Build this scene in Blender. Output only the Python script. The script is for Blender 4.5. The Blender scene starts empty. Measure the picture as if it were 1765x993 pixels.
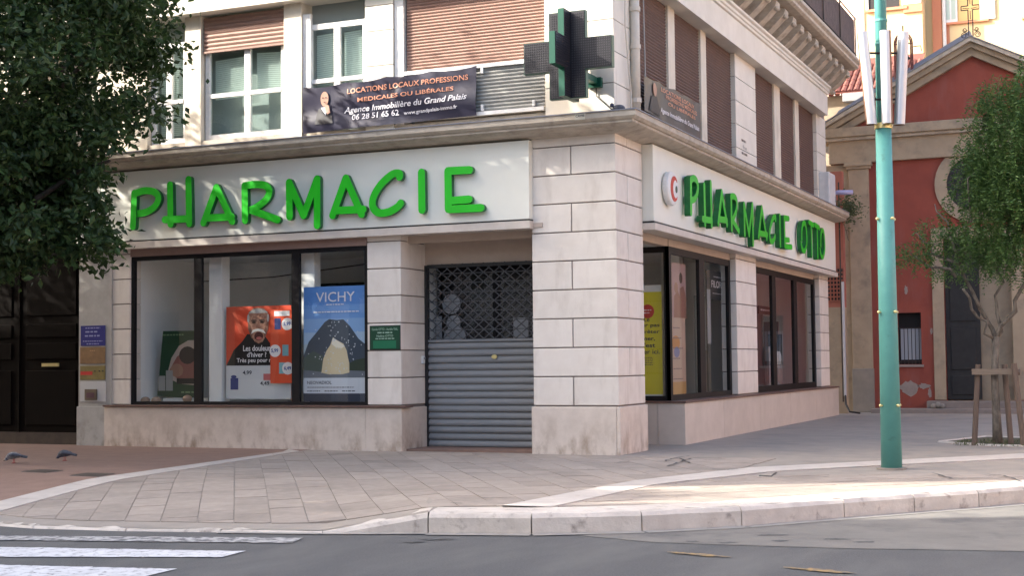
import bpy, math, random
from mathutils import Vector, Matrix
random.seed(7)
S = bpy.context.scene
COL = S.collection

# ------------------------------------------------------------------ camera
F, YAW, PITCH, ROLL = 2451.284, 0.415781646, 0.0525899245, -0.0105628683
CX, CY, PW = 882.5, 496.5, 1765.0
def _axes():
    c, s = math.cos, math.sin
    fw = Vector((-s(YAW)*c(PITCH), c(YAW)*c(PITCH), s(PITCH)))
    r = Vector((c(YAW), s(YAW), 0)); u = r.cross(fw)
    return c(ROLL)*r + s(ROLL)*u, -s(ROLL)*r + c(ROLL)*u, fw
RT, UP, FW = _axes()
CAM = Vector((7.19146, -20.21108, 1.4))
cam = bpy.data.objects.new('camera', bpy.data.cameras.new('camera'))
COL.objects.link(cam)
cam.data.sensor_width = 36; cam.data.lens = F*36/PW
cam.data.clip_start = .1; cam.data.clip_end = 2000
m = Matrix((RT, UP, -FW)).transposed().to_4x4(); m.translation = CAM
cam.matrix_world = m
S.camera = cam

# ------------------------------------------------------------------ light
SUN_EL = math.radians(30)
SUN_H = Vector((-.88, -.475, 0))
SUN_DIR = Vector((SUN_H.x*math.cos(SUN_EL), SUN_H.y*math.cos(SUN_EL), math.sin(SUN_EL)))
W = bpy.data.worlds.new('World'); S.world = W; W.use_nodes = True
nt = W.node_tree; nt.nodes.clear()
sky = nt.nodes.new('ShaderNodeTexSky'); sky.sky_type = 'NISHITA'; sky.sun_disc = False
sky.sun_elevation = SUN_EL; sky.sun_rotation = math.atan2(SUN_DIR.x, SUN_DIR.y)
sky.air_density = 1.0; sky.dust_density = 6.0; sky.ozone_density = 1.0
bg = nt.nodes.new('ShaderNodeBackground'); bg.inputs['Strength'].default_value = .15
out = nt.nodes.new('ShaderNodeOutputWorld')
nt.links.new(sky.outputs[0], bg.inputs[0]); nt.links.new(bg.outputs[0], out.inputs[0])
sun = bpy.data.objects.new('sun', bpy.data.lights.new('sun', 'SUN')); COL.objects.link(sun)
sun.data.energy = 2.8; sun.data.angle = math.radians(.53); sun.data.color = (1, .94, .84)
sun.rotation_euler = SUN_DIR.to_track_quat('Z', 'Y').to_euler()
S.render.engine = 'CYCLES'
S.view_settings.view_transform = 'Standard'; S.view_settings.look = 'None'
S.view_settings.exposure = 2.25; S.view_settings.gamma = 1
S.cycles.max_bounces = 8; S.cycles.diffuse_bounces = 4; S.cycles.transparent_max_bounces = 12

# ------------------------------------------------------------------ pixel -> place on a known plane
def ray(x, y): return FW + (x-CX)/F*RT - (y-CY)/F*UP
def on(ax, v, x, y):
    d = ray(x, y); t = (v-CAM[ax])/d[ax]; return CAM + t*d
def fx(x, y, y0): p = on(1, y0, x, y); return p.x, p.z          # front plane -> X, Z
def rx(x, y, x0): p = on(0, x0, x, y); return p.y, p.z          # right plane -> Y, Z
def gz(x, y, z=0.): p = on(2, z, x, y); return p.x, p.y

# ------------------------------------------------------------------ materials
def lin(c): return tuple(((v/12.92) if v <= .04045 else ((v+.055)/1.055)**2.4) for v in c)
def mat(name, col, rough=.7, col2=None, scale=6., detail=6., lo=.35, hi=.65, bump=0., bscale=None, metal=0.,
        spec=.4, stretch=None, rnd=0., stain=None, sscale=2., slo=.5, shi=.7, sz=None, sstretch=None):
    m = bpy.data.materials.new(name); m.use_nodes = True
    n = m.node_tree.nodes; l = m.node_tree.links; b = n['Principled BSDF']
    b.inputs['Roughness'].default_value = rough; b.inputs['Metallic'].default_value = metal
    b.inputs['Specular IOR Level'].default_value = spec
    b.inputs['Base Color'].default_value = (*col, 1)
    g = n.new('ShaderNodeNewGeometry'); pos = g.outputs['Position']
    def coords(st):
        if not st: return pos
        mp = n.new('ShaderNodeMapping'); mp.inputs['Scale'].default_value = st
        l.new(pos, mp.inputs['Vector']); return mp.outputs[0]
    def noise(sc, st, dt=detail):
        t = n.new('ShaderNodeTexNoise'); t.inputs['Scale'].default_value = sc; t.inputs['Detail'].default_value = dt
        t.inputs['Roughness'].default_value = .62
        l.new(coords(st), t.inputs['Vector']); return t.outputs['Fac']
    def ramp(f, a, c):
        r = n.new('ShaderNodeMapRange'); r.inputs['From Min'].default_value = a; r.inputs['From Max'].default_value = c
        r.clamp = True; l.new(f, r.inputs['Value']); return r.outputs[0]
    def mix(f, a, c):
        x = n.new('ShaderNodeMix'); x.data_type = 'RGBA'; x.clamp_factor = True
        l.new(f, x.inputs['Factor'])
        for s, v in ((6, a), (7, c)):
            if isinstance(v, tuple): x.inputs[s].default_value = (*v, 1)
            else: l.new(v, x.inputs[s])
        return x.outputs[2]
    cur = col
    if col2: cur = mix(ramp(noise(scale, stretch), lo, hi), col, col2)
    if stain:
        f = ramp(noise(sscale, sstretch), slo, shi)
        if sz:                                     # dirt that clings to a band of height (splash zone)
            sp = n.new('ShaderNodeSeparateXYZ'); l.new(pos, sp.inputs[0])
            h = n.new('ShaderNodeMapRange'); h.inputs['From Min'].default_value = sz[0]; h.inputs['From Max'].default_value = sz[1]
            h.inputs['To Min'].default_value = 1; h.inputs['To Max'].default_value = 0; l.new(sp.outputs['Z'], h.inputs['Value'])
            mu = n.new('ShaderNodeMath'); mu.operation = 'MULTIPLY'; l.new(f, mu.inputs[0]); l.new(h.outputs[0], mu.inputs[1]); f = mu.outputs[0]
        cur = mix(f, cur, stain)
    if rnd:
        oi = n.new('ShaderNodeObjectInfo'); hs = n.new('ShaderNodeHueSaturation')
        r = n.new('ShaderNodeMapRange'); r.inputs['To Min'].default_value = 1-rnd; r.inputs['To Max'].default_value = 1+rnd
        l.new(oi.outputs['Random'], r.inputs['Value']); l.new(r.outputs[0], hs.inputs['Value'])
        if isinstance(cur, tuple): hs.inputs['Color'].default_value = (*cur, 1)
        else: l.new(cur, hs.inputs['Color'])
        cur = hs.outputs[0]
    if not isinstance(cur, tuple): l.new(cur, b.inputs['Base Color'])
    if bump:
        bp = n.new('ShaderNodeBump'); bp.inputs['Strength'].default_value = bump; bp.inputs['Distance'].default_value = .02
        l.new(noise(bscale or scale*5, None, 8), bp.inputs['Height']); l.new(bp.outputs[0], b.inputs['Normal'])
    return m
def glass_mat(name, tint=(.9, .95, .93), ior=1.5, boost=0.):
    m = bpy.data.materials.new(name); m.use_nodes = True
    n = m.node_tree.nodes; l = m.node_tree.links; n.clear()
    o = n.new('ShaderNodeOutputMaterial'); mx = n.new('ShaderNodeMixShader')
    t = n.new('ShaderNodeBsdfTransparent'); t.inputs[0].default_value = (*tint, 1)
    g = n.new('ShaderNodeBsdfGlossy'); g.inputs['Roughness'].default_value = .015; g.inputs[0].default_value = (.95, .97, .97, 1)
    f = n.new('ShaderNodeLayerWeight'); f.inputs[0].default_value = .5      # Schlick, the same from both sides of the pane
    pw = n.new('ShaderNodeMath'); pw.operation = 'POWER'; pw.inputs[1].default_value = 5; l.new(f.outputs['Facing'], pw.inputs[0])
    ma = n.new('ShaderNodeMath'); ma.operation = 'MULTIPLY_ADD'; ma.inputs[1].default_value = .92; ma.inputs[2].default_value = .07+boost; ma.use_clamp = True
    l.new(pw.outputs[0], ma.inputs[0]); l.new(ma.outputs[0], mx.inputs[0])
    l.new(t.outputs[0], mx.inputs[1]); l.new(g.outputs[0], mx.inputs[2]); l.new(mx.outputs[0], o.inputs[0])
    return m
def leaf_mat(name, a, b, tr):
    m = bpy.data.materials.new(name); m.use_nodes = True
    n = m.node_tree.nodes; l = m.node_tree.links; bs = n['Principled BSDF']
    bs.inputs['Roughness'].default_value = .5; bs.inputs['Specular IOR Level'].default_value = .35
    g = n.new('ShaderNodeNewGeometry'); t = n.new('ShaderNodeMix'); t.data_type = 'RGBA'
    l.new(g.outputs['Random Per Island'], t.inputs['Factor'])
    t.inputs[6].default_value = (*a, 1); t.inputs[7].default_value = (*b, 1)
    l.new(t.outputs[2], bs.inputs['Base Color'])
    tl = n.new('ShaderNodeBsdfTranslucent'); l.new(t.outputs[2], tl.inputs[0])
    mx = n.new('ShaderNodeMixShader'); mx.inputs[0].default_value = tr
    l.new(bs.outputs[0], mx.inputs[1]); l.new(tl.outputs[0], mx.inputs[2]); l.new(mx.outputs[0], n['Material Output'].inputs[0])
    return m

M = {}
M['stone'] = mat('pink_render', (.73, .675, .61), .75, (.67, .61, .545), 3, bump=.12, bscale=60, rnd=.05, stain=(.52, .46, .40), sscale=2.4, slo=.52, shi=.85, sstretch=(1.6, 1.6, .45))
M['joint'] = mat('dark_joint_mortar', (.20, .165, .15), .9)  # dark mortar tone of the cores behind block and panel joints
M['plinth'] = mat('beige_plinth', (.66, .575, .50), .6, (.58, .50, .43), 5, bump=.1, bscale=50, stain=(.27, .185, .125),
                  sscale=5, slo=.45, shi=.72, sz=(.0, .62), sstretch=(1, 1, .55))
M['plinth_r'] = mat('beige_polished_plinth', (.60, .53, .465), .45, (.53, .465, .405), 2.5, bump=.05, bscale=40, rnd=.05)
M['sill'] = mat('brown_sill', (.16, .095, .075), .45, (.11, .065, .055), 9)
M['cream'] = mat('cream_paint', (.66, .60, .50), .7, (.58, .52, .42), 2.2, bump=.08, bscale=50, stain=(.36, .31, .25), sscale=3, slo=.56, shi=.8, sstretch=(1, 1, .3))
M['white_panel'] = mat('white_stone_panel', (.70, .66, .58), .6, (.63, .59, .51), 2, bump=.05, bscale=40, rnd=.03)
M['cornice'] = mat('cornice_stone', (.50, .445, .37), .75, (.40, .35, .285), 4, bump=.15, bscale=40, stain=(.26, .22, .18), sscale=5, slo=.5, shi=.8, stretch=(1, 1, 3))
M['soffit'] = mat('soffit_paint', (.52, .43, .355), .8, (.46, .375, .31), 2)
M['zinc'] = mat('zinc_flashing', (.22, .23, .27), .5, (.17, .18, .21), 8)
M['sign'] = mat('ivory_sign_panel', (.76, .76, .685), .45, (.72, .72, .645), 1.2)
M['sign_trim'] = mat('sign_trim_white', (.60, .54, .48), .6, (.54, .48, .42), 4)
M['black'] = mat('black_metal', (.018, .018, .02), .45)
M['frame'] = mat('dark_aluminium', (.013, .012, .014), .5, (.010, .009, .010), 5, spec=.2)
M['frame_r'] = mat('dark_bronze_aluminium', (.013, .011, .011), .5, spec=.2)
M['green'] = mat('sign_green_acrylic', (.012, .50, .012), .38, (.010, .45, .012), 3, spec=.5)
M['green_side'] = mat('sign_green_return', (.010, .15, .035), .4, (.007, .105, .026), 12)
M['shutter'] = mat('grey_steel_shutter', (.215, .22, .225), .5, (.185, .19, .195), 4, bump=.04, spec=.5, rnd=.05, stretch=(.3, 1, 3))
M['grille'] = mat('grille_steel', (.095, .097, .105), .5, metal=.3)
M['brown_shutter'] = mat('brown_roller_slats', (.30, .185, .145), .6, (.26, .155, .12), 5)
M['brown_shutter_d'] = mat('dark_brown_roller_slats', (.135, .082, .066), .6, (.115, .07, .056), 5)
M['white_frame'] = mat('white_window_paint', (.74, .73, .71), .45, (.66, .65, .63), 12)
M['white_wall'] = mat('white_interior', (.85, .85, .83), .8, (.81, .81, .79), 2)
M['grey_wall'] = mat('grey_interior', (.30, .30, .30), .8)
M['dark_in'] = mat('dark_interior', (.030, .028, .030), .8)
M['mint'] = mat('pale_mint_blind', (.76, .84, .80), .6, (.70, .78, .74), 4)
M['door_wood'] = mat('dark_stained_wood', (.006, .0042, .0036), .75, (.004, .003, .0027), 6, stretch=(6, 6, .6), bump=.1, spec=.05)
M['greywall'] = mat('grey_render', (.44, .425, .40), .8, (.37, .355, .33), 4, bump=.1, bscale=50, stain=(.22, .2, .17), sscale=4, slo=.5, shi=.75, sz=(0, .8))
M['glass'] = glass_mat('shop_glass', (.97, .985, .98), 1.42)
M['glass_r'] = glass_mat('side_shop_glass', (.86, .86, .85), 1.45, .03)
M['glass_up'] = glass_mat('window_glass', (.85, .92, .9), 1.5, .04)
M['paver'] = mat('pink_grey_paver', (.33, .28, .238), .8, (.28, .236, .20), 7, bump=.25, bscale=70, rnd=.10, stain=(.22, .187, .16), sscale=1.1, slo=.5, shi=.75)
M['pave'] = mat('grey_pavement', (.31, .272, .232), .8, (.265, .232, .20), 3, bump=.2, bscale=60, stain=(.21, .19, .175), sscale=.9, slo=.5, shi=.72)
M['pave_joint'] = mat('paver_bed', (.175, .15, .135), .9, (.23, .2, .185), 4)
M['pave_red'] = mat('terracotta_asphalt', (.245, .155, .12), .85, (.205, .128, .10), 3, bump=.2, bscale=70)
M['band'] = mat('pale_stone_band', (.50, .45, .405), .75, (.43, .385, .345), 5, bump=.15, bscale=50, rnd=.05)
M['kerb'] = mat('limestone_kerb', (.60, .54, .475), .75, (.50, .445, .39), 5, bump=.4, bscale=26, rnd=.07, stain=(.27, .23, .20), sscale=6, slo=.56, shi=.72)
M['asphalt'] = mat('asphalt', (.112, .112, .112), .85, (.066, .066, .067), 55, detail=4, lo=.3, hi=.7, bump=.6, bscale=120, stain=(.125, .123, .118), sscale=.8, slo=.46, shi=.72, sstretch=(1.6, .5, 1))
M['asphalt_old'] = mat('old_pale_asphalt', (.185, .175, .158), .9, (.15, .142, .13), 2.2, bump=.5, bscale=90, stain=(.10, .097, .095), sscale=1.4, slo=.52, shi=.7)
M['gutter'] = mat('gutter_concrete', (.30, .285, .26), .8, (.24, .225, .205), 6)
M['tar'] = mat('tar_patch', (.045, .044, .044), .85, (.10, .10, .10), 18)
M['yellow_paint'] = mat('worn_yellow_paint', (.30, .20, .085), .8, (.11, .10, .085), 14, lo=.42, hi=.6)
M['road_white'] = mat('worn_white_paint', (.62, .62, .63), .7, (.46, .46, .47), 8, stain=(.12, .12, .125), sscale=16, slo=.56, shi=.66)
M['road_white_w'] = mat('very_worn_white_paint', (.50, .49, .48), .7, (.34, .33, .32), 8, stain=(.10, .10, .105), sscale=11, slo=.42, shi=.58)
M['pole'] = mat('turquoise_pole', (.098, .31, .285), .5, (.085, .275, .255), 4, stain=(.06, .165, .15), sscale=7, slo=.6, shi=.85)
M['brass'] = mat('brass', (.72, .62, .30), .3, metal=.7)
M['silver'] = mat('silver_panel', (.56, .57, .59), .4, metal=.4)
M['rust'] = mat('brown_panel', (.20, .10, .055), .5, (.15, .075, .04), 6)
M['red'] = mat('church_red', (.265, .066, .045), .85, (.222, .053, .038), 1.4, bump=.15, bscale=40, stain=(.245, .085, .07), sscale=2.2, slo=.5, shi=.8, sstretch=(1.5, 1, .4))
M['red_patch'] = mat('bare_grey_plaster', (.30, .25, .225), .9, (.25, .21, .19), 6)
M['church'] = mat('church_beige', (.37, .295, .21), .8, (.31, .245, .175), 2.5, bump=.15, bscale=40, stain=(.21, .175, .135), sscale=2.2, slo=.52, shi=.75)
M['church_dark'] = mat('church_grey_base', (.26, .235, .205), .85, (.22, .2, .175), 3)
M['slate'] = mat('blue_grey_roof', (.18, .20, .25), .6, (.15, .165, .21), 4)
M['tile'] = mat('roof_tile', (.20, .068, .05), .8, (.15, .052, .04), 9, rnd=.2)
M['iron'] = mat('dark_iron', (.03, .022, .02), .6)
M['church_door'] = mat('grey_painted_door', (.036, .036, .037), .6, (.028, .028, .029), 6, spec=.2)
M['step'] = mat('grey_step', (.24, .205, .185), .8, (.2, .17, .155), 5)
M['yellow_wall'] = mat('yellow_render', (.66, .52, .30), .85, (.62, .47, .26), 1.2)
M['orange_wall'] = mat('orange_render', (.60, .26, .15), .85, (.55, .22, .13), 1.2)
M['ochre'] = mat('ochre_shutter', (.62, .42, .18), .7)
M['bark'] = mat('bark', (.17, .145, .12), .9, (.07, .06, .05), 16, bump=.6, bscale=40, stretch=(1, 1, .4))
M['bark_d'] = mat('dark_bark', (.07, .055, .045), .9, (.04, .033, .028), 10, bump=.6, bscale=40)
M['stake'] = mat('weathered_stake', (.145, .105, .082), .85, (.105, .075, .06), 9, stretch=(5, 5, .6), bump=.2)
M['stake_top'] = mat('pale_weathered_board', (.20, .155, .118), .85, (.15, .118, .092), 9, stretch=(.6, 5, 5))
M['leaf'] = leaf_mat('dark_leaf', (.017, .038, .012), (.056, .102, .028), .3)
M['leaf_p'] = leaf_mat('pepper_leaf', (.034, .085, .022), (.105, .185, .05), .36)
M['weed'] = leaf_mat('weed_leaf', (.05, .075, .03), (.11, .13, .06), .3)
M['pigeon'] = mat('pigeon_grey', (.10, .11, .135), .7, (.05, .055, .075), 30)
M['pigeon_w'] = mat('pigeon_mottled', (.34, .33, .33), .7, (.10, .10, .115), 24)
M['pigeon_n'] = mat('pigeon_neck', (.045, .05, .09), .4)
M['pigeon_l'] = mat('pigeon_leg', (.35, .1, .09), .6)
M['led'] = mat('led_black', (.012, .012, .016), .5)
M['led_dot'] = mat('led_dot', (.035, .032, .04), .3)
M['cross_green'] = mat('cross_green_case', (.008, .075, .046), .4)
M['pvc'] = mat('cream_pipe', (.60, .55, .47), .5, (.52, .47, .40), 5)
M['grey_pipe'] = mat('grey_pipe', (.42, .42, .45), .5)
M['acbox'] = mat('white_box_paint', (.62, .62, .62), .45, (.55, .55, .55), 5)
M['lav'] = mat('lavender_tube', (.36, .34, .52), .4)
M['reed'] = mat('brown_reed_screen', (.135, .10, .095), .9, (.07, .052, .05), 22, stretch=(1, 1, .25), bump=.5, bscale=60)
M['cover'] = mat('cast_iron_cover', (.055, .04, .034), .6, (.04, .03, .026), 20)
M['soil'] = mat('grassy_soil', (.05, .06, .03), .9, (.08, .06, .04), 12, bump=.5)
M['far'] = mat('far_ochre_wall', (.45, .35, .25), .85, (.40, .31, .22), 1)
M['far_pink'] = mat('far_rose_wall', (.48, .34, .28), .85, (.44, .31, .25), 1)
M['claustra'] = mat('terracotta_claustra', (.32, .12, .085), .85, (.27, .10, .07), 8)
def pm(name, r, g, b, rough=.5):
    k = 'p_'+name
    if k not in M: M[k] = mat('print_'+name, lin((r/255, g/255, b/255)), rough)
    return M[k]

# ------------------------------------------------------------------ mesh builder
class Fr:
    def __init__(s, o, u, v): s.o = Vector(o); s.u = Vector(u); s.v = Vector(v); s.n = s.u.cross(s.v)
    def P(s, a, b, c=0.): return s.o + a*s.u + b*s.v + c*s.n
def FRONT(y0=0.): return Fr((0, y0, 0), (1, 0, 0), (0, 0, 1))
def RIGHT(x0=0.): return Fr((x0, 0, 0), (0, 1, 0), (0, 0, 1))
WORLD = Fr((0, 0, 0), (1, 0, 0), (0, 1, 0))

class MB:
    def __init__(s): s.v = []; s.f = []; s.mi = []
    def face(s, pts, mi=0):
        b = len(s.v); s.v += [tuple(p) for p in pts]; s.f.append(tuple(range(b, b+len(pts)))); s.mi.append(mi); return s
    def box(s, fr, a0, a1, b0, b1, c0, c1, mi=0):
        b = len(s.v)
        for c in (c0, c1):
            for (x, y) in ((a0, b0), (a1, b0), (a1, b1), (a0, b1)): s.v.append(tuple(fr.P(x, y, c)))
        for q in ((0, 3, 2, 1), (4, 5, 6, 7), (0, 1, 5, 4), (1, 2, 6, 5), (2, 3, 7, 6), (3, 0, 4, 7)):
            s.f.append(tuple(b+i for i in q)); s.mi.append(mi)
        return s
    def prism(s, fr, pts, c0, c1, mi=0, side=None):
        n = len(pts)
        ar = sum(pts[i][0]*pts[(i+1) % n][1]-pts[(i+1) % n][0]*pts[i][1] for i in range(n))
        if ar < 0: pts = pts[::-1]
        b = len(s.v); side = mi if side is None else side
        for c in (c0, c1):
            for p in pts: s.v.append(tuple(fr.P(p[0], p[1], c)))
        s.f.append(tuple(b+i for i in reversed(range(n)))); s.mi.append(mi)
        s.f.append(tuple(b+n+i for i in range(n))); s.mi.append(mi)
        for i in range(n):
            j = (i+1) % n; s.f.append((b+i, b+j, b+n+j, b+n+i)); s.mi.append(side)
        return s
    def tube(s, pts, rads, seg=10, cap=True, mi=0):
        pts = [Vector(p) for p in pts]
        if not isinstance(rads, (list, tuple)): rads = [rads]*len(pts)
        b = len(s.v); prev = None
        for i, p in enumerate(pts):
            d = (pts[min(i+1, len(pts)-1)]-pts[max(i-1, 0)]).normalized()
            if prev is None:
                a = Vector((0, 0, 1)) if abs(d.z) < .9 else Vector((1, 0, 0)); x = d.cross(a).normalized()
            else: x = (prev-d*prev.dot(d)).normalized()
            prev = x; y = d.cross(x)
            for k in range(seg):
                t = 2*math.pi*k/seg; s.v.append(tuple(p+rads[i]*(math.cos(t)*x+math.sin(t)*y)))
        for i in range(len(pts)-1):
            for k in range(seg):
                k2 = (k+1) % seg; s.f.append((b+i*seg+k, b+i*seg+k2, b+(i+1)*seg+k2, b+(i+1)*seg+k)); s.mi.append(mi)
        if cap:
            s.f.append(tuple(b+k for k in reversed(range(seg)))); s.mi.append(mi)
            s.f.append(tuple(b+(len(pts)-1)*seg+k for k in range(seg))); s.mi.append(mi)
        return s
    def ball(s, c, r, sx=1, sy=1, sz=1, seg=10, rings=6, mi=0):
        b = len(s.v); c = Vector(c)
        for i in range(rings+1):
            th = math.pi*i/rings
            for k in range(seg):
                ph = 2*math.pi*k/seg
                s.v.append((c.x+r*sx*math.sin(th)*math.cos(ph), c.y+r*sy*math.sin(th)*math.sin(ph), c.z+r*sz*math.cos(th)))
        for i in range(rings):
            for k in range(seg):
                k2 = (k+1) % seg; s.f.append((b+i*seg+k, b+(i+1)*seg+k, b+(i+1)*seg+k2, b+i*seg+k2)); s.mi.append(mi)
        return s
    def build(s, name, mats, parent=None, kind=None, smooth=False, bevel=0., label=None, shift=None):
        me = bpy.data.meshes.new(name); me.from_pydata(s.v, [], s.f); me.update()
        if not isinstance(mats, (list, tuple)): mats = [mats]
        for x in mats: me.materials.append(x)
        if len(mats) > 1: me.polygons.foreach_set('material_index', s.mi)
        if smooth: me.polygons.foreach_set('use_smooth', [True]*len(me.polygons))
        return put(name, me, parent, kind, bevel, label)
def put(name, me, parent=None, kind=None, bevel=0., label=None):
    o = bpy.data.objects.new(name, me); COL.objects.link(o)
    if parent is not None: attach(o, parent)
    if kind: o['kind'] = kind
    if label: o['label'] = label
    if bevel:
        b = o.modifiers.new('bevel', 'BEVEL'); b.width = bevel; b.segments = 2; b.limit_method = 'ANGLE'
    return o
LOC = {}
def attach(o, parent):
    o.parent = parent
    o.matrix_parent_inverse = Matrix.Translation(-LOC[parent.name]) if parent.name in LOC else Matrix()
def thing(name, label, cat, loc=(0, 0, 0), group=None, kind=None):
    o = bpy.data.objects.new(name, None); COL.objects.link(o); o.location = loc; LOC[o.name] = Vector(loc)
    o.empty_display_size = .1
    if kind: o['kind'] = kind
    else: tag(o, label, cat, group)
    return o
def tag(o, label, cat, group=None):
    o['label'] = label; o['category'] = cat
    if group: o['group'] = group
    return o
def box(name, mt, parent, fr, a0, a1, b0, b1, c0, c1, **k): return MB().box(fr, a0, a1, b0, b1, c0, c1).build(name, mt, parent, **k)
def text_mesh(body, mats=None, shear=0., bold=0.):
    c = bpy.data.curves.new('lettering', 'FONT'); c.body = body; c.size = 1; c.shear = shear; c.offset = bold
    c.resolution_u = 3
    o = bpy.data.objects.new('tmp', c); COL.objects.link(o)
    me = bpy.data.meshes.new_from_object(o)
    bpy.data.objects.remove(o); bpy.data.curves.remove(c); return me
def text(body, fr, a, b, w, h, off, mt, parent, shear=0., bold=0., warp=None, name='lettering', slope=0.):
    if body == '~':                      # print too small to read in the photograph: broken line of word-sized marks
        mb = MB(); x = a
        while x < a+w-1e-6:
            L = min(random.uniform(.8, 2.6)*h, a+w-x); mb.box(fr, x, x+L, b+.15*h, b+.75*h, off-.001, off); x += L+.5*h
        return mb.build('fine_print', mt, parent)
    me = text_mesh(body, shear=shear, bold=bold)
    if not len(me.vertices): return None
    xs = [v.co.x for v in me.vertices]; ys = [v.co.y for v in me.vertices]
    x0, x1, y0, y1 = min(xs), max(xs), min(ys), max(ys)
    for v in me.vertices:
        ta = a+(v.co.x-x0)/(x1-x0)*w; tb = b+(v.co.y-y0)/max(y1-y0, 1e-6)*h + slope*(ta-a)
        v.co = fr.P(ta, tb, off + (warp(ta, tb) if warp else 0))
    me.materials.clear(); me.materials.append(mt); me.update()
    return put(name, me, parent, 'stuff' if h < .15 else None)
def ell(ca, cb, ra, rb, n=20, a0=0, a1=360):
    return [(ca+ra*math.cos(math.radians(a0+(a1-a0)*i/n)), cb+rb*math.sin(math.radians(a0+(a1-a0)*i/n))) for i in range(n+(0 if a1-a0 == 360 else 1))]

# ================================================================== GROUND
KV = Vector((-.45, .893, 0))
KERB = [(-40, 2, -.17), (-14, -5.2, -.17), (-7, -7.7, -.17), (-4.6, -8.65, -.17), (-3.5, -9.05, -.17), (-2.95, -9.12, -.17), (-1.9, -9.0, -.17),
        (-.95, -8.78, -.17), (.05, -8.55, -.17), (1.0, -8.2, 0), (1.95, -7.95, 0), (2.85, -7.42, 0), (3.62, -6.72, 0), (4.4, -5.68, 0),
        (4.98, -4.92, 0), (5.55, -4.22, 0), (5.97, -3.65, 0), (9, .6, 0), (25, 20, 0), (60, 60, 0)]
RAMP = 3.4
def kc(x, y): return KV.x*y-KV.y*x
KC = [kc(k[0], k[1]) for k in KERB]
def G(x, y):
    c = kc(x, y)
    for i in range(len(KC)-1):
        if KC[i] >= c >= KC[i+1]:
            t = (KC[i]-c)/(KC[i]-KC[i+1]); k0, k1 = KERB[i], KERB[i+1]
            kx, ky, z = (k0[j]+(k1[j]-k0[j])*t for j in range(3))
            d = (x-kx)*KV.x+(y-ky)*KV.y
            return z*max(0., 1-max(d, 0)/RAMP)
    return 0.
def struct(o): o['kind'] = 'structure'; return o
struct(MB().face([(-900, -900, -.2), (900, -900, -.2), (900, 900, -.2), (-900, 900, -.2)]).build('road', M['asphalt']))
mb = MB(); ds = [.05, .4, .9, 1.4, 1.9, 2.4, 2.9, RAMP, 12, 40, 130]
sub = []
for i in range(len(KERB)-1):
    for t in (0, .25, .5, .75): sub.append([KERB[i][j]+(KERB[i+1][j]-KERB[i][j])*t for j in range(3)])
sub.append(KERB[-1])
def kp(k, d): x, y = k[0]+KV.x*d, k[1]+KV.y*d; return (x, y, k[2]*max(0, 1-d/RAMP)-.004)
for i in range(len(sub)-1):
    for j in range(len(ds)-1):
        mb.face([kp(sub[i], ds[j]), kp(sub[i+1], ds[j]), kp(sub[i+1], ds[j+1]), kp(sub[i], ds[j+1])])
pavement = struct(mb.build('pavement', M['pave']))
# kerb stones
kerb = thing('kerb', '', '', (0, 0, 0), kind='structure')
def kerb_stones():
    pts = [Vector((k[0], k[1], k[2])) for k in KERB[2:18]]
    for i in range(len(pts)-1):
        a, b = pts[i], pts[i+1]; L = (b-a).xy.length; n = max(1, round(L/1.15))
        for j in range(n):
            p = a.lerp(b, j/n); q = a.lerp(b, (j+1)/n); d = (q-p).normalized()*.006
            p, q = p+d, q-d
            nn = Vector((-(q-p).y, (q-p).x, 0)).normalized()
            w = .42
            mb = MB(); prof = [(-.012, -.26), (-.006, -.05), (.022, -.012), (.06, 0.), (w, .006), (w, -.26)]
            rows = []
            K = 6
            for kk in range(K+1):
                c = p.lerp(q, kk/K); jx = 0 if kk in (0, K) else random.uniform(-.007, .007)
                row = []
                for ii, (o, z) in enumerate(prof):
                    zz = c.z+z + (random.uniform(-.006, .004) if ii in (2, 3) else 0)
                    if z < -.2: zz = -.26
                    if zz < -.26: zz = -.26
                    row.append(tuple(c+nn*(o+(jx if ii < 4 else 0)))[:2]+(zz,))
                rows.append(row)
            for kk in range(K):
                for ii in range(len(prof)):
                    i2 = (ii+1) % len(prof)
                    mb.face([rows[kk][ii], rows[kk+1][ii], rows[kk+1][i2], rows[kk][i2]][::-1])
            mb.face(rows[0]); mb.face(rows[-1][::-1])
            mb.build('kerb_stone', M['kerb'], kerb)
kerb_stones()
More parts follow.
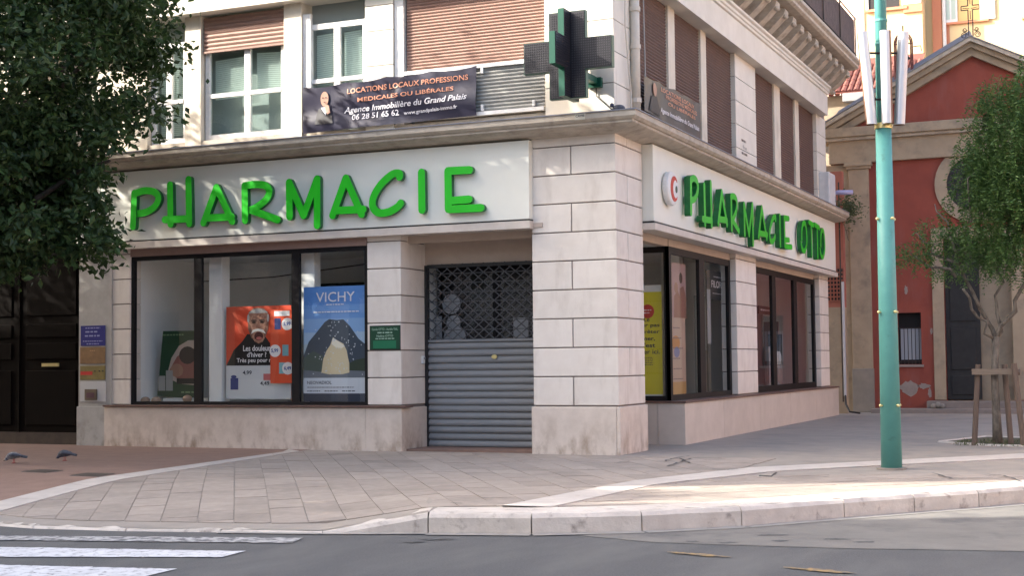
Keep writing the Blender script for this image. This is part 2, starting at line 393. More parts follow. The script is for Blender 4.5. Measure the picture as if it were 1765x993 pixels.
# pavers laid in running bond, turned towards the dropped kerb
def clip(poly, a, b):
    out = []
    def sd(p): return (b[0]-a[0])*(p[1]-a[1])-(b[1]-a[1])*(p[0]-a[0])
    for i in range(len(poly)):
        p, q = poly[i], poly[(i+1) % len(poly)]; sp, sq = sd(p), sd(q)
        if sp >= 0: out.append(p)
        if (sp >= 0) != (sq >= 0):
            t = sp/(sp-sq); out.append((p[0]+(q[0]-p[0])*t, p[1]+(q[1]-p[1])*t))
    return out
def area(p): return abs(sum(p[i][0]*p[(i+1) % len(p)][1]-p[(i+1) % len(p)][0]*p[i][1] for i in range(len(p))))/2
def lay(reg, org, da, w, l, gap, name, mt, parent, h=.004, jit=.0015):
    da = Vector(da).normalized(); db = Vector((da.y, -da.x)); out = []
    for i in range(-40, 40):
        for j in range(-30, 30):
            o = Vector(org)+db*(i*w)+da*(j*l+(l/2 if i % 2 else 0))
            if not (-12 < o.x < 14 and -12 < o.y < 6): continue
            g = gap*random.uniform(.5, 1.4)/2
            q = [o+db*g+da*g, o+db*(w-g)+da*g, o+db*(w-g)+da*(l-g), o+db*g+da*(l-g)]
            poly = [(p.x, p.y) for p in q]
            for k in range(len(reg)):
                poly = clip(poly, reg[k], reg[(k+1) % len(reg)])
                if len(poly) < 3: break
            if len(poly) < 3 or area(poly) < .012: continue
            mb = MB(); dz = random.uniform(-jit, jit); tx, ty = random.uniform(-.003, .003), random.uniform(-.003, .003)
            top = [(p[0], p[1], G(*p)+h+dz+tx*(p[0]-o.x)+ty*(p[1]-o.y)) for p in poly]
            n = len(top)
            ar = sum(top[i2][0]*top[(i2+1) % n][1]-top[(i2+1) % n][0]*top[i2][1] for i2 in range(n))
            if ar < 0: top = top[::-1]
            mb.face(top)
            for k in range(n):
                a, b = top[k], top[(k+1) % n]; mb.face([a, (a[0], a[1], a[2]-.03), (b[0], b[1], b[2]-.03), b])
            out.append(mb.build(name, mt, parent))
    return out
REG = [(-4.15, -8.5), (-3.3, -8.72), (-2.6, -8.72), (-.3, -8.25), (.35, -7.95), (1.55, -7.5), (2.4, -2.2), (2.4, -.14), (-5.55, -.14)]
mb = MB()
lay(REG, (-.98, -8.5), (-.57, .82), .36, .62, .008, 'paver', M['paver'], pavement)
REG2 = [(1.75, -7.4), (2.85, -7.0), (3.35, -6.45), (4.15, -5.35), (4.75, -4.6), (5.7, -3.35), (6.6, -2.2), (5.6, -2.2), (2.9, -3.1), (2.1, -4.9)]
lay(REG2, (3, -6), (.72, .69), .30, .5, .009, 'paver', M['paver'], pavement)
def sheet(name, pts, mt, z=.012, parent=None, kind='structure', dens=1):
    mb = MB(); mb.face([(p[0], p[1], G(*p)+z) for p in pts]); o = mb.build(name, mt, parent)
    if parent is None: o['kind'] = kind
    return o
# terracotta surfacing by the old door
mb = MB()
L1 = [(-40, 1.6), (-14, -4.6), (-7, -7.1), (-4.55, -7.95)]; L2 = [(-40, 8), (-14, .8), (-9, .8), (-5.4, -.9)]
def strip(name, A, B, n, mt, z, kind='structure', parent=None):
    mb = MB()
    def at(L, t):
        ls = [math.dist(L[i], L[i+1]) for i in range(len(L)-1)]; s = t*sum(ls)
        for i, q in enumerate(ls):
            if s <= q+1e-6: u = s/q; return (L[i][0]+(L[i+1][0]-L[i][0])*u, L[i][1]+(L[i+1][1]-L[i][1])*u)
            s -= q
        return L[-1]
    R = 26
    for i in range(n):
        for r in range(R):
            qs = []
            for (ti, tr) in ((i/n, r/R), ((i+1)/n, r/R), ((i+1)/n, (r+1)/R), (i/n, (r+1)/R)):
                a, b = at(A, ti), at(B, ti); x, y = a[0]+(b[0]-a[0])*tr, a[1]+(b[1]-a[1])*tr
                qs.append((x, y, G(x, y)+z))
            mb.face(qs)
    o = mb.build(name, mt, parent)
    if parent is None: o['kind'] = kind
    return o
strip('terracotta_pavement', [(-30, -2.0), (-12, -5.9), (-7.0, -7.6), (-4.3, -8.55)], [(-30, 4), (-12, .9), (-9.6, .0), (-5.35, -.08)], 90, M['pave_red'], .007)
# pale stone bands
bands = thing('stone_band', '', '', (0, 0, 0), kind='structure')
def band(A, B, n):
    def at(L, t):
        ls = [math.dist(L[i], L[i+1]) for i in range(len(L)-1)]; s = t*sum(ls)
        for i, q in enumerate(ls):
            if s <= q+1e-6: u = s/q; return Vector((L[i][0]+(L[i+1][0]-L[i][0])*u, L[i][1]+(L[i+1][1]-L[i][1])*u))
            s -= q
        return Vector(L[-1])
    for i in range(n):
        e = .004
        mb = MB()
        K = 3; rows = []
        for k in range(K+1):
            t = (i+e*n/n + (1-2*e)*k/K)/n
            a, b = at(A, t), at(B, t); rows.append([(a.x, a.y, G(a.x, a.y)+.012), (b.x, b.y, G(b.x, b.y)+.012)])
        for k in range(K): mb.face([rows[k][0], rows[k][1], rows[k+1][1], rows[k+1][0]][::-1])
        for k in range(K):
            for sd in (0, 1):
                p, q = rows[k][sd], rows[k+1][sd]; f = [p, q, (q[0], q[1], q[2]-.03), (p[0], p[1], p[2]-.03)]
                mb.face(f)
        mb.build('band_slab', M['band'], bands)
band([(-4.55, -8.62), (-5.45, -.75), (-5.75, -.1)], [(-4.0, -8.66), (-5.08, -1.7), (-5.3, -.5)], 8)
band([(1.45, -7.5), (1.72, -4.4), (2.5, -2.0), (3.9, -.35), (5.6, 1.7), (9.6, 6.2)], [(1.95, -7.5), (2.12, -4.75), (2.95, -2.5), (4.15, -1.05), (5.85, .9), (9.9, 5.4)], 14)

# road surfaces and paint
def rpoly(px, z=-.2): return [gz(x, y, z) for x, y in px]
def rsheet(name, pts, mt, z, parent=None):
    o = MB().face([(p[0], p[1], z) for p in pts]).build(name, mt, parent)
    if parent is None: o['kind'] = 'structure'
    return o
old = [(2.4, -7.9), (3.2, -7.2), (3.75, -6.62), (4.52, -5.65), (5.1, -4.9), (5.67, -4.2), (6.1, -3.6), (9.2, .6), (20, 14), (30, 10), (12, -6), (8.2, -7.6), (6.3, -7.7), (4.9, -8.0), (4.0, -8.1), (3.2, -8.15)]
rsheet('road_patch', old, M['asphalt_old'], -.196)
gp = [Vector((k[0], k[1])) for k in KERB[7:17]]
mb = MB()
for i in range(len(gp)-1):
    a, b = gp[i], gp[i+1]; n = Vector(((b-a).y, -(b-a).x)).normalized(); w = .16 if i > 1 else .1
    mb.face([(a.x-n.x*.02, a.y-n.y*.02, -.191), (a.x+n.x*w, a.y+n.y*w, -.191), (b.x+n.x*w, b.y+n.y*w, -.191), (b.x-n.x*.02, b.y-n.y*.02, -.191)])
struct(mb.build('gutter', M['gutter']))
cw = thing('crosswalk', '', '', (0, 0, 0), kind='structure')
def stripe(c0, c1, c2, c3, mt):     # near-left, near-right, far-right, far-left in ground coords
    N = 60; A = []; B = []
    for i in range(N+1):
        t = i/N; j = .016
        A.append((c0[0]+(c1[0]-c0[0])*t+random.uniform(-j, j), c0[1]+(c1[1]-c0[1])*t+random.uniform(-j, j)))
        B.append((c3[0]+(c2[0]-c3[0])*t+random.uniform(-j, j), c3[1]+(c2[1]-c3[1])*t+random.uniform(-j, j)))
    mb = MB()
    for i in range(N): mb.face([(*A[i], -.192), (*A[i+1], -.192), (*B[i+1], -.192), (*B[i], -.192)])
    mb.build('stripe', mt, cw)
def ext(p, q, k): return (p[0]+(p[0]-q[0])*k, p[1]+(p[1]-q[1])*k)
for (tl, tr, br, bl, mt) in (((0, 945), (425, 952), (385, 962.5), (0, 962), 'road_white'), ((0, 976), (305, 983), (250, 996), (0, 996), 'road_white'), ((0, 925.5), (520, 929), (500, 938), (0, 933), 'road_white_w')):
    a, b, c, d = rpoly([bl, br, tr, tl]); stripe(ext(a, b, .8), b, c, ext(d, c, .8), M[mt])
a, b, c, d = rpoly([(0, 1030), (190, 1022), (235, 1010), (0, 1008)]); stripe(ext(a, b, .8), b, c, ext(d, c, .8), M['road_white'])
ym = thing('road_marking', '', '', (0, 0, 0), kind='structure')
for q in ([(1150, 952), (1255, 960), (1265, 964), (1150, 955)], [(1350, 978), (1470, 988), (1480, 992), (1350, 982)]):
    p = [Vector(v) for v in rpoly(q)]; N = 16; A = []; B = []
    for i in range(N+1):
        t = i/N; c_ = (p[0]*.5+p[3]*.5).lerp(p[1]*.3+p[2]*.7, t); wd = .07*math.sin(math.pi*min(.97, .06+t*.9))*random.uniform(.5, 1.2)
        A.append(c_+Vector((.2, -.98))*wd); B.append(c_-Vector((.2, -.98))*wd)
    mb = MB()
    for i in range(N): mb.face([(*A[i], -.1915), (*A[i+1], -.1915), (*B[i+1], -.1915), (*B[i], -.1915)])
    mb.build('yellow_stroke', M['yellow_paint'], ym)
tp = thing('tar_patches', '', '', (0, 0, 0), kind='structure')
def blob(cx_, cy_, rx_, ry_, z, mt, parent, name):
    pts = []
    for i in range(22):
        t = 2*math.pi*i/22; r = random.uniform(.55, 1.15); pts.append(gz(cx_+rx_*r*math.cos(t), cy_+ry_*r*math.sin(t), z))
    MB().face([(p[0], p[1], z+.0065) for p in pts]).build(name, mt, parent)
for (x, y, w, h) in ((755, 931, 36, 1.8), (715, 936, 20, 1.6), (1195, 935, 14, 1.5), (1255, 937, 20, 1.4), (1345, 934, 16, 1.5), (1440, 931, 26, 1.4), (1490, 936, 24, 1.3), (1330, 924, 30, 1.1)):
    blob(x, y, w, h, -.2, M['tar'], tp, 'tar_patch')
ck = thing('pavement_cracks', '', '', (0, 0, 0), kind='structure')
for ln in ([(1145, 797), (1160, 792), (1188, 788)], [(1150, 806), (1168, 800), (1190, 792)], [(1172, 792), (1188, 800)], [(1226, 811), (1250, 812.5), (1272, 811)], [(1140, 813), (1162, 814.5)], [(1608, 818), (1640, 827), (1712, 826)], [(1700, 820), (1730, 822), (1765, 833)],
           [(1060, 800), (1085, 797)], [(1012, 811), (1030, 812)], [(775, 870), (797, 870.5)], [(828, 861), (850, 861.5)]):
    pv = [Vector(gz(x, y)) for x, y in ln]; mb = MB(); fine = []
    for i in range(len(pv)-1):
        for j in range(6): fine.append(pv[i].lerp(pv[i+1], j/6)+Vector((random.gauss(0, .01), random.gauss(0, .01))))
    fine.append(pv[-1])
    for i in range(len(fine)-1):
        d = (fine[i+1]-fine[i]).normalized(); nn = Vector((-d.y, d.x))
        w0, w1 = random.uniform(.008, .02), random.uniform(.008, .02)
        mb.face([(*(fine[i]-nn*w0), .0155), (*(fine[i+1]-nn*w1), .0155), (*(fine[i+1]+nn*w1), .0155), (*(fine[i]+nn*w0), .0155)])
    mb.build('crack', M['tar'], ck)
# covers and cracks on the terracotta paving
for k, (px, lab) in enumerate(((((38, 815), (68, 811.5), (108, 813), (80, 817)), 'smaller rusty iron cover in terracotta paving'), (((122, 822), (150, 817.5), (197, 819), (170, 823.5)), 'longer rusty iron cover set in terracotta paving'))):
    p = [gz(x, y, 0) for x, y in px]
    r = thing('utility_cover', lab, 'cover', (*p[0], .0))
    MB().prism(WORLD, p, -.02, .018).build('plate', M['cover'], r)
    c = (sum(q[0] for q in p)/4, sum(q[1] for q in p)/4)
    MB().prism(WORLD, [(c[0]+(q[0]-c[0])*1.06, c[1]+(q[1]-c[1])*1.06) for q in p], -.02, .014).build('rim', M['step'], r)
r = thing('utility_cover', 'small pale inspection cover beside the curved stone band', 'cover', (3.0, -3.0, 0))
p = [gz(x, y, 0) for x, y in ((1308, 822), (1322, 816), (1339, 815.5), (1330, 823))]
MB().prism(WORLD, p, -.02, .012).build('rim', M['tar'], r)
c = (sum(q[0] for q in p)/4, sum(q[1] for q in p)/4)
MB().prism(WORLD, [(c[0]+(q[0]-c[0])*.82, c[1]+(q[1]-c[1])*.82) for q in p], -.02, .016).build('plate', M['pave'], r)

# ================================================================== PHARMACY BUILDING
bld = thing('corner_building', 'cream corner building with pink block pillars and brown shutters over a shop', 'building', (-6, 6, 0))
FR0, RI0 = FRONT(0), RIGHT(0)
ZS, CH = .735, .4428
def sweep(prof, x0, y1, mt, name, parent, bev=0., ends=True):
    mb = MB(); st = [(lambda c: (x0, -c)), (lambda c: (c, -c)), (lambda c: (c, y1))]
    for k in range(2):
        for i in range(len(prof)-1):
            (c0, z0), (c1, z1) = prof[i], prof[i+1]
            a, b = st[k](c0), st[k+1](c0); d, e = st[k](c1), st[k+1](c1)
            mb.face([(*a, z0), (*b, z0), (*e, z1), (*d, z1)])
    if ends:
        mb.face([(*st[2](c), z) for c, z in prof]); mb.face([(*st[0](c), z) for c, z in prof][::-1])
    return mb.build(name, mt, parent, bevel=bev)
# upper body and hidden shell
mb = MB(); mb.box(WORLD, -16, -.32, .36, 15.9, 3.5, 18)
mb.build('wall', M['cream'], bld)
mb = MB(); mb.box(WORLD, -14, -.14, .26, .36, 3.36, 5.3).box(WORLD, -.32, -.14, .36, 15.9, 3.36, 5.3)
mb.build('spandrel_wall', M['soffit'], bld)
# ledge, beam, cornice
sweep([(-.2, 4.86), (.02, 4.86), (.10, 4.875), (.30, 4.905), (.40, 4.935), (.43, 4.95), (.43, 4.985), (.46, 4.99), (.50, 5.03), (.50, 5.115), (-.2, 5.15)], -16, 16.25, M['cornice'], 'ledge', bld)
sweep([(.2, 5.133), (.508, 5.112), (.520, 5.112), (.520, 5.128), (.2, 5.15)], -16, 16.26, M['zinc'], 'ledge_flashing', bld)
sweep([(-.3, 7.5), (.2, 7.5), (.2, 8.0), (.235, 8.02), (.235, 8.07), (.26, 8.09), (.26, 8.14), (.3, 8.17), (.3, 8.22), (-.3, 8.24)], -16, 15.3, M['white_panel'], 'beam', bld)
sweep([(-.3, 8.24), (.12, 8.24), (.12, 8.74), (.2, 8.76), (.74, 8.80), (.80, 8.84), (.80, 8.9), (.86, 8.95), (.86, 9.02), (-.3, 9.04)], -16, 16.35, M['cornice'], 'balcony_slab', bld)
me0 = None
def bracket_mesh():
    mb = MB(); prof = [(.12, 8.2), (.17, 8.235), (.26, 8.30), (.40, 8.42), (.50, 8.52), (.56, 8.58), (.60, 8.63), (.615, 8.69), (.60, 8.74), (.12, 8.76)]
    w = .165
    for s in (-1, 1):
        f = [(c, s*w, z) for c, z in prof]; mb.face(f if s < 0 else f[::-1])
    for i in range(len(prof)):
        (c0, z0), (c1, z1) = prof[i], prof[(i+1) % len(prof)]
        mb.face([(c0, w, z0), (c0, -w, z0), (c1, -w, z1), (c1, w, z1)][::-1])
    mb.ball((.585, 0, 8.60), .06, sy=2.5, seg=10, rings=6)
    mb.box(WORLD, .121, .24, -.16, .16, 8.18, 8.24)
    o = mb.build('bracket', M['cornice'], bld, bevel=.012); return o
b0 = bracket_mesh()
b0.matrix_parent_inverse = Matrix.Translation(-LOC[bld.name])
for k in range(21):
    o = b0 if k == 0 else b0.copy()
    if k: COL.objects.link(o)
    o.location = (0, 16.0-.768*k, 0)
mb = MB(); mb.box(WORLD, .70, .74, -.7, 16.2, 9.02, 10.05)
mb.build('reed_screen', M['reed'], bld)
for k in range(9): MB().tube([(.78, 16.1-2.0*k, 9.0), (.78, 16.1-2.0*k, 10.1)], .018, 6).build('railing_post', M['iron'], bld)
for z in (9.15, 10.08): MB().tube([(.78, -.6, z), (.78, 16.2, z)], .016, 6).build('railing_bar', M['iron'], bld)

# --- corner pillar of blocks
mb = MB(); mb.box(WORLD, -1.36, -.022, .022, 1.23, 0, 4.9); mb.build('pillar_core', M['joint'], bld)
def wblock(x0, x1, y0, y1, z0, z1, mt='stone', name='block', bev=.008):
    return MB().box(WORLD, x0, x1, y0, y1, z0, z1).build(name, M[mt], bld, bevel=bev)
g = .009
for k in range(10):
    z0, z1 = ZS+CH*k+g, min(ZS+CH*(k+1)-g, 4.87)
    if z1-z0 < .05: continue
    if k % 2 == 0:
        wblock(-1.385, -.735, 0, 1.24, z0, z1); wblock(-.717, 0, 0, 1.25, z0, z1)
    else:
        wblock(-1.385, 0, 0, .52, z0, z1); wblock(-1.385, 0, .538, 1.25, z0, z1)
wblock(-1.415, -.03, -.03, 1.2, -.1, .72, 'plinth', 'pillar_base', .012)
wblock(-.028, .03, -.03, 1.28, -.1, .72, 'plinth', 'pillar_base', .012)
# --- door pilaster and slim pilaster on the left wing
def pil(x0, x1, y1, ztop):
    mb = MB(); mb.box(WORLD, x0+.02, x1-.02, .02, y1-.01, .6, ztop); mb.build('pilaster_core', M['joint'], bld)
    k = 0
    while ZS+CH*k < ztop-.05:
        wblock(x0, x1, 0, y1, ZS+CH*k+g, min(ZS+CH*(k+1)-g, ztop)); k += 1
pil(-4.31, -3.69, .95, 3.6); pil(-9.49, -9.10, .3, 3.6)
# right wing pilasters
def pilr(y0, y1):
    mb = MB(); mb.box(WORLD, -.3, -.02, y0+.02, y1-.02, .6, 3.6); mb.build('pilaster_core', M['joint'], bld)
    for k in range(7):
        z0, z1 = ZS+CH*k+g, min(ZS+CH*(k+1)-g, 3.58)
        if z1 > z0+.05: MB().box(WORLD, -.31, 0, y0, y1, z0, z1).build('block', M['stone'], bld, bevel=.008)
pilr(6.92, 8.5); pilr(14.8, 15.85)
# plinths
MB().box(WORLD, -9.62, -4.32, -.06, .25, -.1, .695).build('plinth', M['plinth'], bld, bevel=.01)
MB().box(WORLD, -4.318, -3.66, -.06, .95, -.1, .695).build('plinth', M['plinth'], bld, bevel=.01)
MB().box(WORLD, -9.62, -3.58, -.10, .2, .697, .733).build('sill', M['sill'], bld, bevel=.006)
for y0, y1 in ((2.79, 5.2), (5.21, 7.9), (7.91, 10.6), (10.61, 13.3), (13.31, 16.0)):
    MB().box(WORLD, -.3, .18, y0, y1, -.1, .69).build('plinth_slab', M['plinth_r'], bld, bevel=.006)
MB().box(WORLD, -1.4, -.302, 2.80, 3.1, -.1, .69).build('plinth_slab', M['plinth_r'], bld, bevel=.006)
mb = MB(); mb.box(WORLD, -.3, .20, 2.77, 16.02, .692, .725); mb.box(WORLD, -1.4, -.301, 2.77, 3.2, .692, .725)
mb.build('sill', M['sill'], bld)
# door recess: side wall, soffit, lintel, threshold; recess beside the pillar
MB().box(WORLD, -4.4, -1.2, .86, 1.0, 3.02, 3.7).build('lintel', M['soffit'], bld)
MB().box(WORLD, -10.25, -1.2, -.02, 1.0, 3.49, 3.56).build('soffit', M['soffit'], bld)
MB().box(WORLD, -1.36, .14, 1.26, 16.0, 3.49, 3.56).build('soffit', M['soffit'], bld)
MB().box(WORLD, -3.69, -1.38, .1, 1.1, -.1, .03).build('threshold', M['pave_red'], bld)
MB().box(WORLD, -1.45, -1.37, 1.24, 3.0, -.1, 3.5).build('recess_wall', M['stone'], bld)
MB().box(WORLD, -9.1, -4.32, -.0, .25, 3.34, 3.488).build('window_head', mat('brown_head', (.30, .20, .165), .7, (.26, .17, .14), 5), bld)
# --- shop interiors
mb = MB()
mb.box(WORLD, -9.3, -3.75, 2.6, 2.7, .5, 3.5); mb.box(WORLD, -9.4, -9.12, .2, 2.7, .5, 3.5); mb.box(WORLD, -3.9, -3.75, 1.1, 2.7, .5, 3.5)
mb.build('display_wall', M['white_wall'], bld)
MB().box(WORLD, -9.3, -3.8, .2, 2.6, .60, .70).build('display_floor', M['white_wall'], bld)
MB().box(WORLD, -9.1, -3.9, .30, 2.6, 3.36, 3.42).build('display_ceiling', M['white_wall'], bld)
MB().box(WORLD, -7.62, -7.36, .28, .52, .7, 3.36).build('display_column', M['white_wall'], bld)
MB().box(WORLD, -5.75, -5.5, .3, .5, 2.0, 3.36).build('display_column', M['white_wall'], bld)
MB().box(WORLD, -7.2, -5.6, 1.9, 2.58, 2.6, 2.62).build('ceiling_step', M['grey_wall'], bld)
MB().box(WORLD, -7.1, -6.9, 1.7, 2.59, .7, 2.95).build('display_partition', M['white_wall'], bld)
MB().box(WORLD, -6.9, -4.4, 2.4, 2.59, .7, 2.9).build('shop_opening', M['dark_in'], bld)
MB().tube([(-8.2, .9, 2.92), (-6.7, .9, 2.95), (-4.4, .7, 3.12)], .012, 6).build('cable_rail', M['black'], bld)
# right-hand shop interior
mb = MB(); mb.box(WORLD, -3.2, -3.1, 2.9, 15.8, .5, 3.5); mb.build('shop_wall', M['white_wall'], bld)
mb = MB(); mb.box(WORLD, -3.1, -.32, 8.0, 8.1, .5, 3.5); mb.build('shop_partition', M['white_wall'], bld)
mb = MB(); mb.box(WORLD, -3.1, -.32, 15.6, 15.8, .5, 3.5); mb.build('shop_partition', M['white_wall'], bld)
MB().box(WORLD, -3.1, -.32, 3.2, 15.6, .6, .69).build('shop_floor', M['grey_wall'], bld)
MB().box(WORLD, -3.2, -.32, 2.9, 15.7, 3.42, 3.48).build('shop_ceiling', M['white_wall'], bld)
MB().tube([(-.62, 4.75, .7), (-.62, 4.75, 3.42)], .2, 16).build('shop_column', M['white_wall'], bld, smooth=True)
MB().box(WORLD, -.62, -.58, 6.1, 6.9, .7, 2.65).build('shop_screen', pm('greygreen', 120, 130, 130), bld)
MB().box(WORLD, -.9, -.5, 11.0, 11.1, .7, 2.6).build('shop_screen', M['grey_wall'], bld)
MB().box(WORLD, -1.5, -.6, 12.9, 13.0, .7, 2.3).build('shop_screen', pm('rosewall', 170, 140, 132), bld)
MB().box(WORLD, -1.6, -.5, 9.4, 9.5, .7, 2.9).build('shop_screen', pm('rosewall', 170, 140, 132), bld)

# --- windows of the shop
def wframe(fr, a0, a1, b0, b1, muls, c, mt, glass, name='shop_window', t=.07, d=.07, parent=bld):
    f = MB(); f.box(fr, a0, a0+t, b0, b1, c-d, c); f.box(fr, a1-t, a1, b0, b1, c-d, c)
    f.box(fr, a0+t, a1-t, b0, b0+t*.8, c-d, c-.002); f.box(fr, a0+t, a1-t, b1-t, b1, c-d, c-.002)
    for (m0, m1) in muls: f.box(fr, m0, m1, b0+t*.8, b1-t, c-d, c-.004)
    o = f.build(name, mt, parent)
    xs = [a0+t]+[v for mm in muls for v in mm]+[a1-t]
    for i in range(0, len(xs), 2):
        p = MB().face([fr.P(xs[i], b0, c-d*.5), fr.P(xs[i+1], b0, c-d*.5), fr.P(xs[i+1], b1, c-d*.5), fr.P(xs[i], b1, c-d*.5)]).build('pane', glass, o)
    return o
wframe(FR0, -9.10, -4.31, .733, 3.338, [(-7.76, -7.60), (-5.78, -5.63)], -.03, M['frame'], M['glass'])
wframe(RIGHT(-.12), 2.98, 6.92, .727, 3.36, [(4.80, 5.12)], 0, M['frame_r'], M['glass_r'], t=.12)
wframe(RIGHT(-.12), 8.5, 14.8, .727, 3.40, [(10.38, 10.72), (12.48, 12.82)], 0, M['frame_r'], M['glass_r'], t=.16)
wframe(FRONT(2.98), -1.37, -.121, .727, 3.36, [], 0, M['frame_r'], M['glass'], t=.10)
mb = MB(); mb.box(WORLD, -.3, -.12, 2.98, 15.6, 3.36, 3.488); mb.build('window_head', M['soffit'], bld)

# --- first floor, left wing
fz = FRONT(0)
def upier(x0, x1, mt='cream', y0=-.0, y1=.36): return MB().box(WORLD, x0, x1, y0, y1, 5.14, 7.6).build('pier', M[mt], bld)
upier(-7.93, -7.60); upier(-5.90, -5.55); upier(-9.2, -8.74); upier(-14, -11.0)
MB().box(WORLD, -8.74, -5.55, .02, .3, 5.14, 5.30).build('window_ledge', M['cornice'], bld)
MB().box(WORLD, -5.55, -1.14, .04, .3, 5.14, 5.28).build('window_ledge', M['cornice'], bld)
def panels(x0, x1, rows, y=-.01):
    MB().box(WORLD, x0+.01, x1-.01, y+.02, .36, 5.14, 7.6).build('panel_backing', M['joint'], bld)
    for (z0, z1) in rows: MB().box(WORLD, x0, x1, y, y+.1, z0+.006, z1-.006).build('stone_panel', M['white_panel'], bld, bevel=.004)
zrow = [fx(942, y, 0)[1] for y in (175, 131, 80, 33)]
panels(-4.32, -3.80, [(5.16, 5.72), (5.72, 6.28), (6.28, 6.86), (6.86, 7.28), (7.28, 7.5)])
MB().box(WORLD, -3.79, -3.63, .03, .3, 5.28, 7.5).build('window_jamb', M['white_frame'], bld)
panels(-1.13, -.0, [(5.16, 5.64), (5.64, 6.13), (6.13, 6.62), (6.62, 7.12), (7.12, 7.5)])
# corner return of the first floor
MB().box(WORLD, -.1, -.018, .1, 1.25, 5.14, 7.6).build('panel_backing', M['joint'], bld)
for (z0, z1) in [(5.16, 5.64), (5.64, 6.13), (6.13, 6.62), (6.62, 7.12), (7.12, 7.5)]:
    MB().box(WORLD, -.1, 0, .094, 1.25, z0+.006, z1-.006).build('stone_panel', M['white_panel'], bld, bevel=.004)
def slats(fr, a0, a1, b0, b1, c, pitch, mt, name='roller_blind', depth=.012, parent=bld):
    n = max(2, round((b1-b0)/pitch)); mb = MB(); pr = []
    h = (b1-b0)/n
    for i in range(n):
        z = b0+h*i; pr += [(z+.0001, -.008), (z+h*.12, 0), (z+h*.5, depth), (z+h*.88, 0)]
    pr.append((b1, -.008))
    for i in range(len(pr)-1):
        (z0, c0), (z1, c1) = pr[i], pr[i+1]
        mb.face([fr.P(a0, z0, c+c0), fr.P(a1, z0, c+c0), fr.P(a1, z1, c+c1), fr.P(a0, z1, c+c1)])
    return mb.build(name, mt, parent, kind='stuff')
def sash(x0, x1, z0, z1, rail, mid, y=.10, top=None):
    f = MB(); t = .09
    fr = FRONT(y)
    f.box(fr, x0, x0+t, z0, z1, -.06, 0); f.box(fr, x1-t, x1, z0, z1, -.06, 0)
    f.box(fr, x0+t, x1-t, z0, z0+t, -.06, -.002); f.box(fr, x0+t, x1-t, z1-t, z1, -.06, -.002)
    f.box(fr, x0+t, x1-t, rail-.035, rail+.035, -.06, .012)
    f.box(fr, mid-.06, mid+.06, z0+t, z1-t, -.06, .004)
    o = f.build('window', M['white_frame'], bld)
    for (a, b) in ((x0+t, mid-.06), (mid+.06, x1-t)):
        for (c, d) in ((z0+t, rail-.035), (rail+.035, z1-t)):
            MB().face([fr.P(a, c, -.03), fr.P(b, c, -.03), fr.P(b, d, -.03), fr.P(a, d, -.03)]).build('pane', M['glass_up'], o)
    return o
def blind(x0, x1, z0, z1, y, tilt=0.):
    fr = FRONT(y); mb = MB(); n = int((z1-z0)/.035)
    for i in range(n):
        z = z1-(i+1)*.035
        mb.face([fr.P(x0, z-tilt*.5, 0), fr.P(x1, z+tilt*.5, 0), fr.P(x1, z+.026+tilt*.5, .012), fr.P(x0, z+.026-tilt*.5, .012)])
    mb.build('venetian_blind', M['mint'], bld, kind='stuff')
MB().box(WORLD, -8.74, -3.6, .34, .352, 5.2, 7.6).build('room_shade', mat('room_shade', (.34, .38, .37), .9), bld)
sash(-8.72, -7.95, 5.31, 7.1, 6.05, -8.34); blind(-8.62, -8.0, 5.45, 7.05, .25)
sash(-7.57, -5.93, 5.31, 6.95, 6.08, -6.70); blind(-7.46, -6.78, 6.05, 6.75, .25, .03); blind(-6.6, -6.02, 6.1, 6.78, .25, -.03)
slats(FRONT(.06), -7.57, -5.92, 6.86, 7.46, 0, .075, M['brown_shutter'])
MB().box(WORLD, -7.57, -5.92, .03, .08, 6.83, 6.862).build('blind_rail', M['brown_shutter'], bld)
sash(-5.50, -4.34, 5.31, 7.12, 6.15, -4.92); blind(-5.4, -4.98, 5.9, 6.98, .25, .02); blind(-4.86, -4.42, 5.95, 6.98, .25, .02)
MB().box(WORLD, -5.545, -5.40, .04, .11, 5.6, 7.3).build('window_jamb', M['white_frame'], bld)
slats(FRONT(.10), -3.60, -1.15, 6.12, 7.48, 0, .052, M['brown_shutter'])
slats(FRONT(.02), -3.62, -1.15, 5.38, 6.08, 0, .06, mat('grey_grille', (.30, .30, .28), .55, (.24, .24, .225), 7), 'balustrade_panel')
for z in (6.10, 5.34): MB().box(WORLD, -3.62, -1.15, -.03, .05, z-.03, z+.03).build('balustrade_rail', M['white_frame'], bld)
for x in (-2.2, -1.32):
    for z in (6.03, 5.43): MB().box(WORLD, x-.02, x+.02, -.04, .01, z-.05, z+.05).build('clip', M['white_frame'], bld)
# --- first floor, right wing
def rsh(y0, y1): 
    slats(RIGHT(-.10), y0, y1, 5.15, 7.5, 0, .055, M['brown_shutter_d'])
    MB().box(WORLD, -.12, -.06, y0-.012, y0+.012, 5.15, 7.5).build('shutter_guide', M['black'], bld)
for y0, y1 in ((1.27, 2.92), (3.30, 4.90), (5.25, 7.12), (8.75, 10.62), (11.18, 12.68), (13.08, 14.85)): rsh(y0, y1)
for y0, y1 in ((2.92, 3.30), (4.90, 5.25), (10.62, 11.18), (12.68, 13.08)):
    MB().box(WORLD, -.2, -.05, y0, y1, 5.14, 7.5).build('mullion_post', M['cream'], bld, bevel=.006)
MB().box(WORLD, -.2, -.02, 7.135, 8.74, 5.14, 7.5).build('panel_backing', M['joint'], bld)
for i in range(5): MB().box(WORLD, -.1, .0, 7.12, 8.75, 5.15+.47*i+.006, 5.15+.47*(i+1)-.006).build('stone_panel', M['white_panel'], bld, bevel=.004)
MB().box(WORLD, -.2, -.02, 14.86, 15.92, 5.14, 7.6).build('panel_backing', M['joint'], bld)
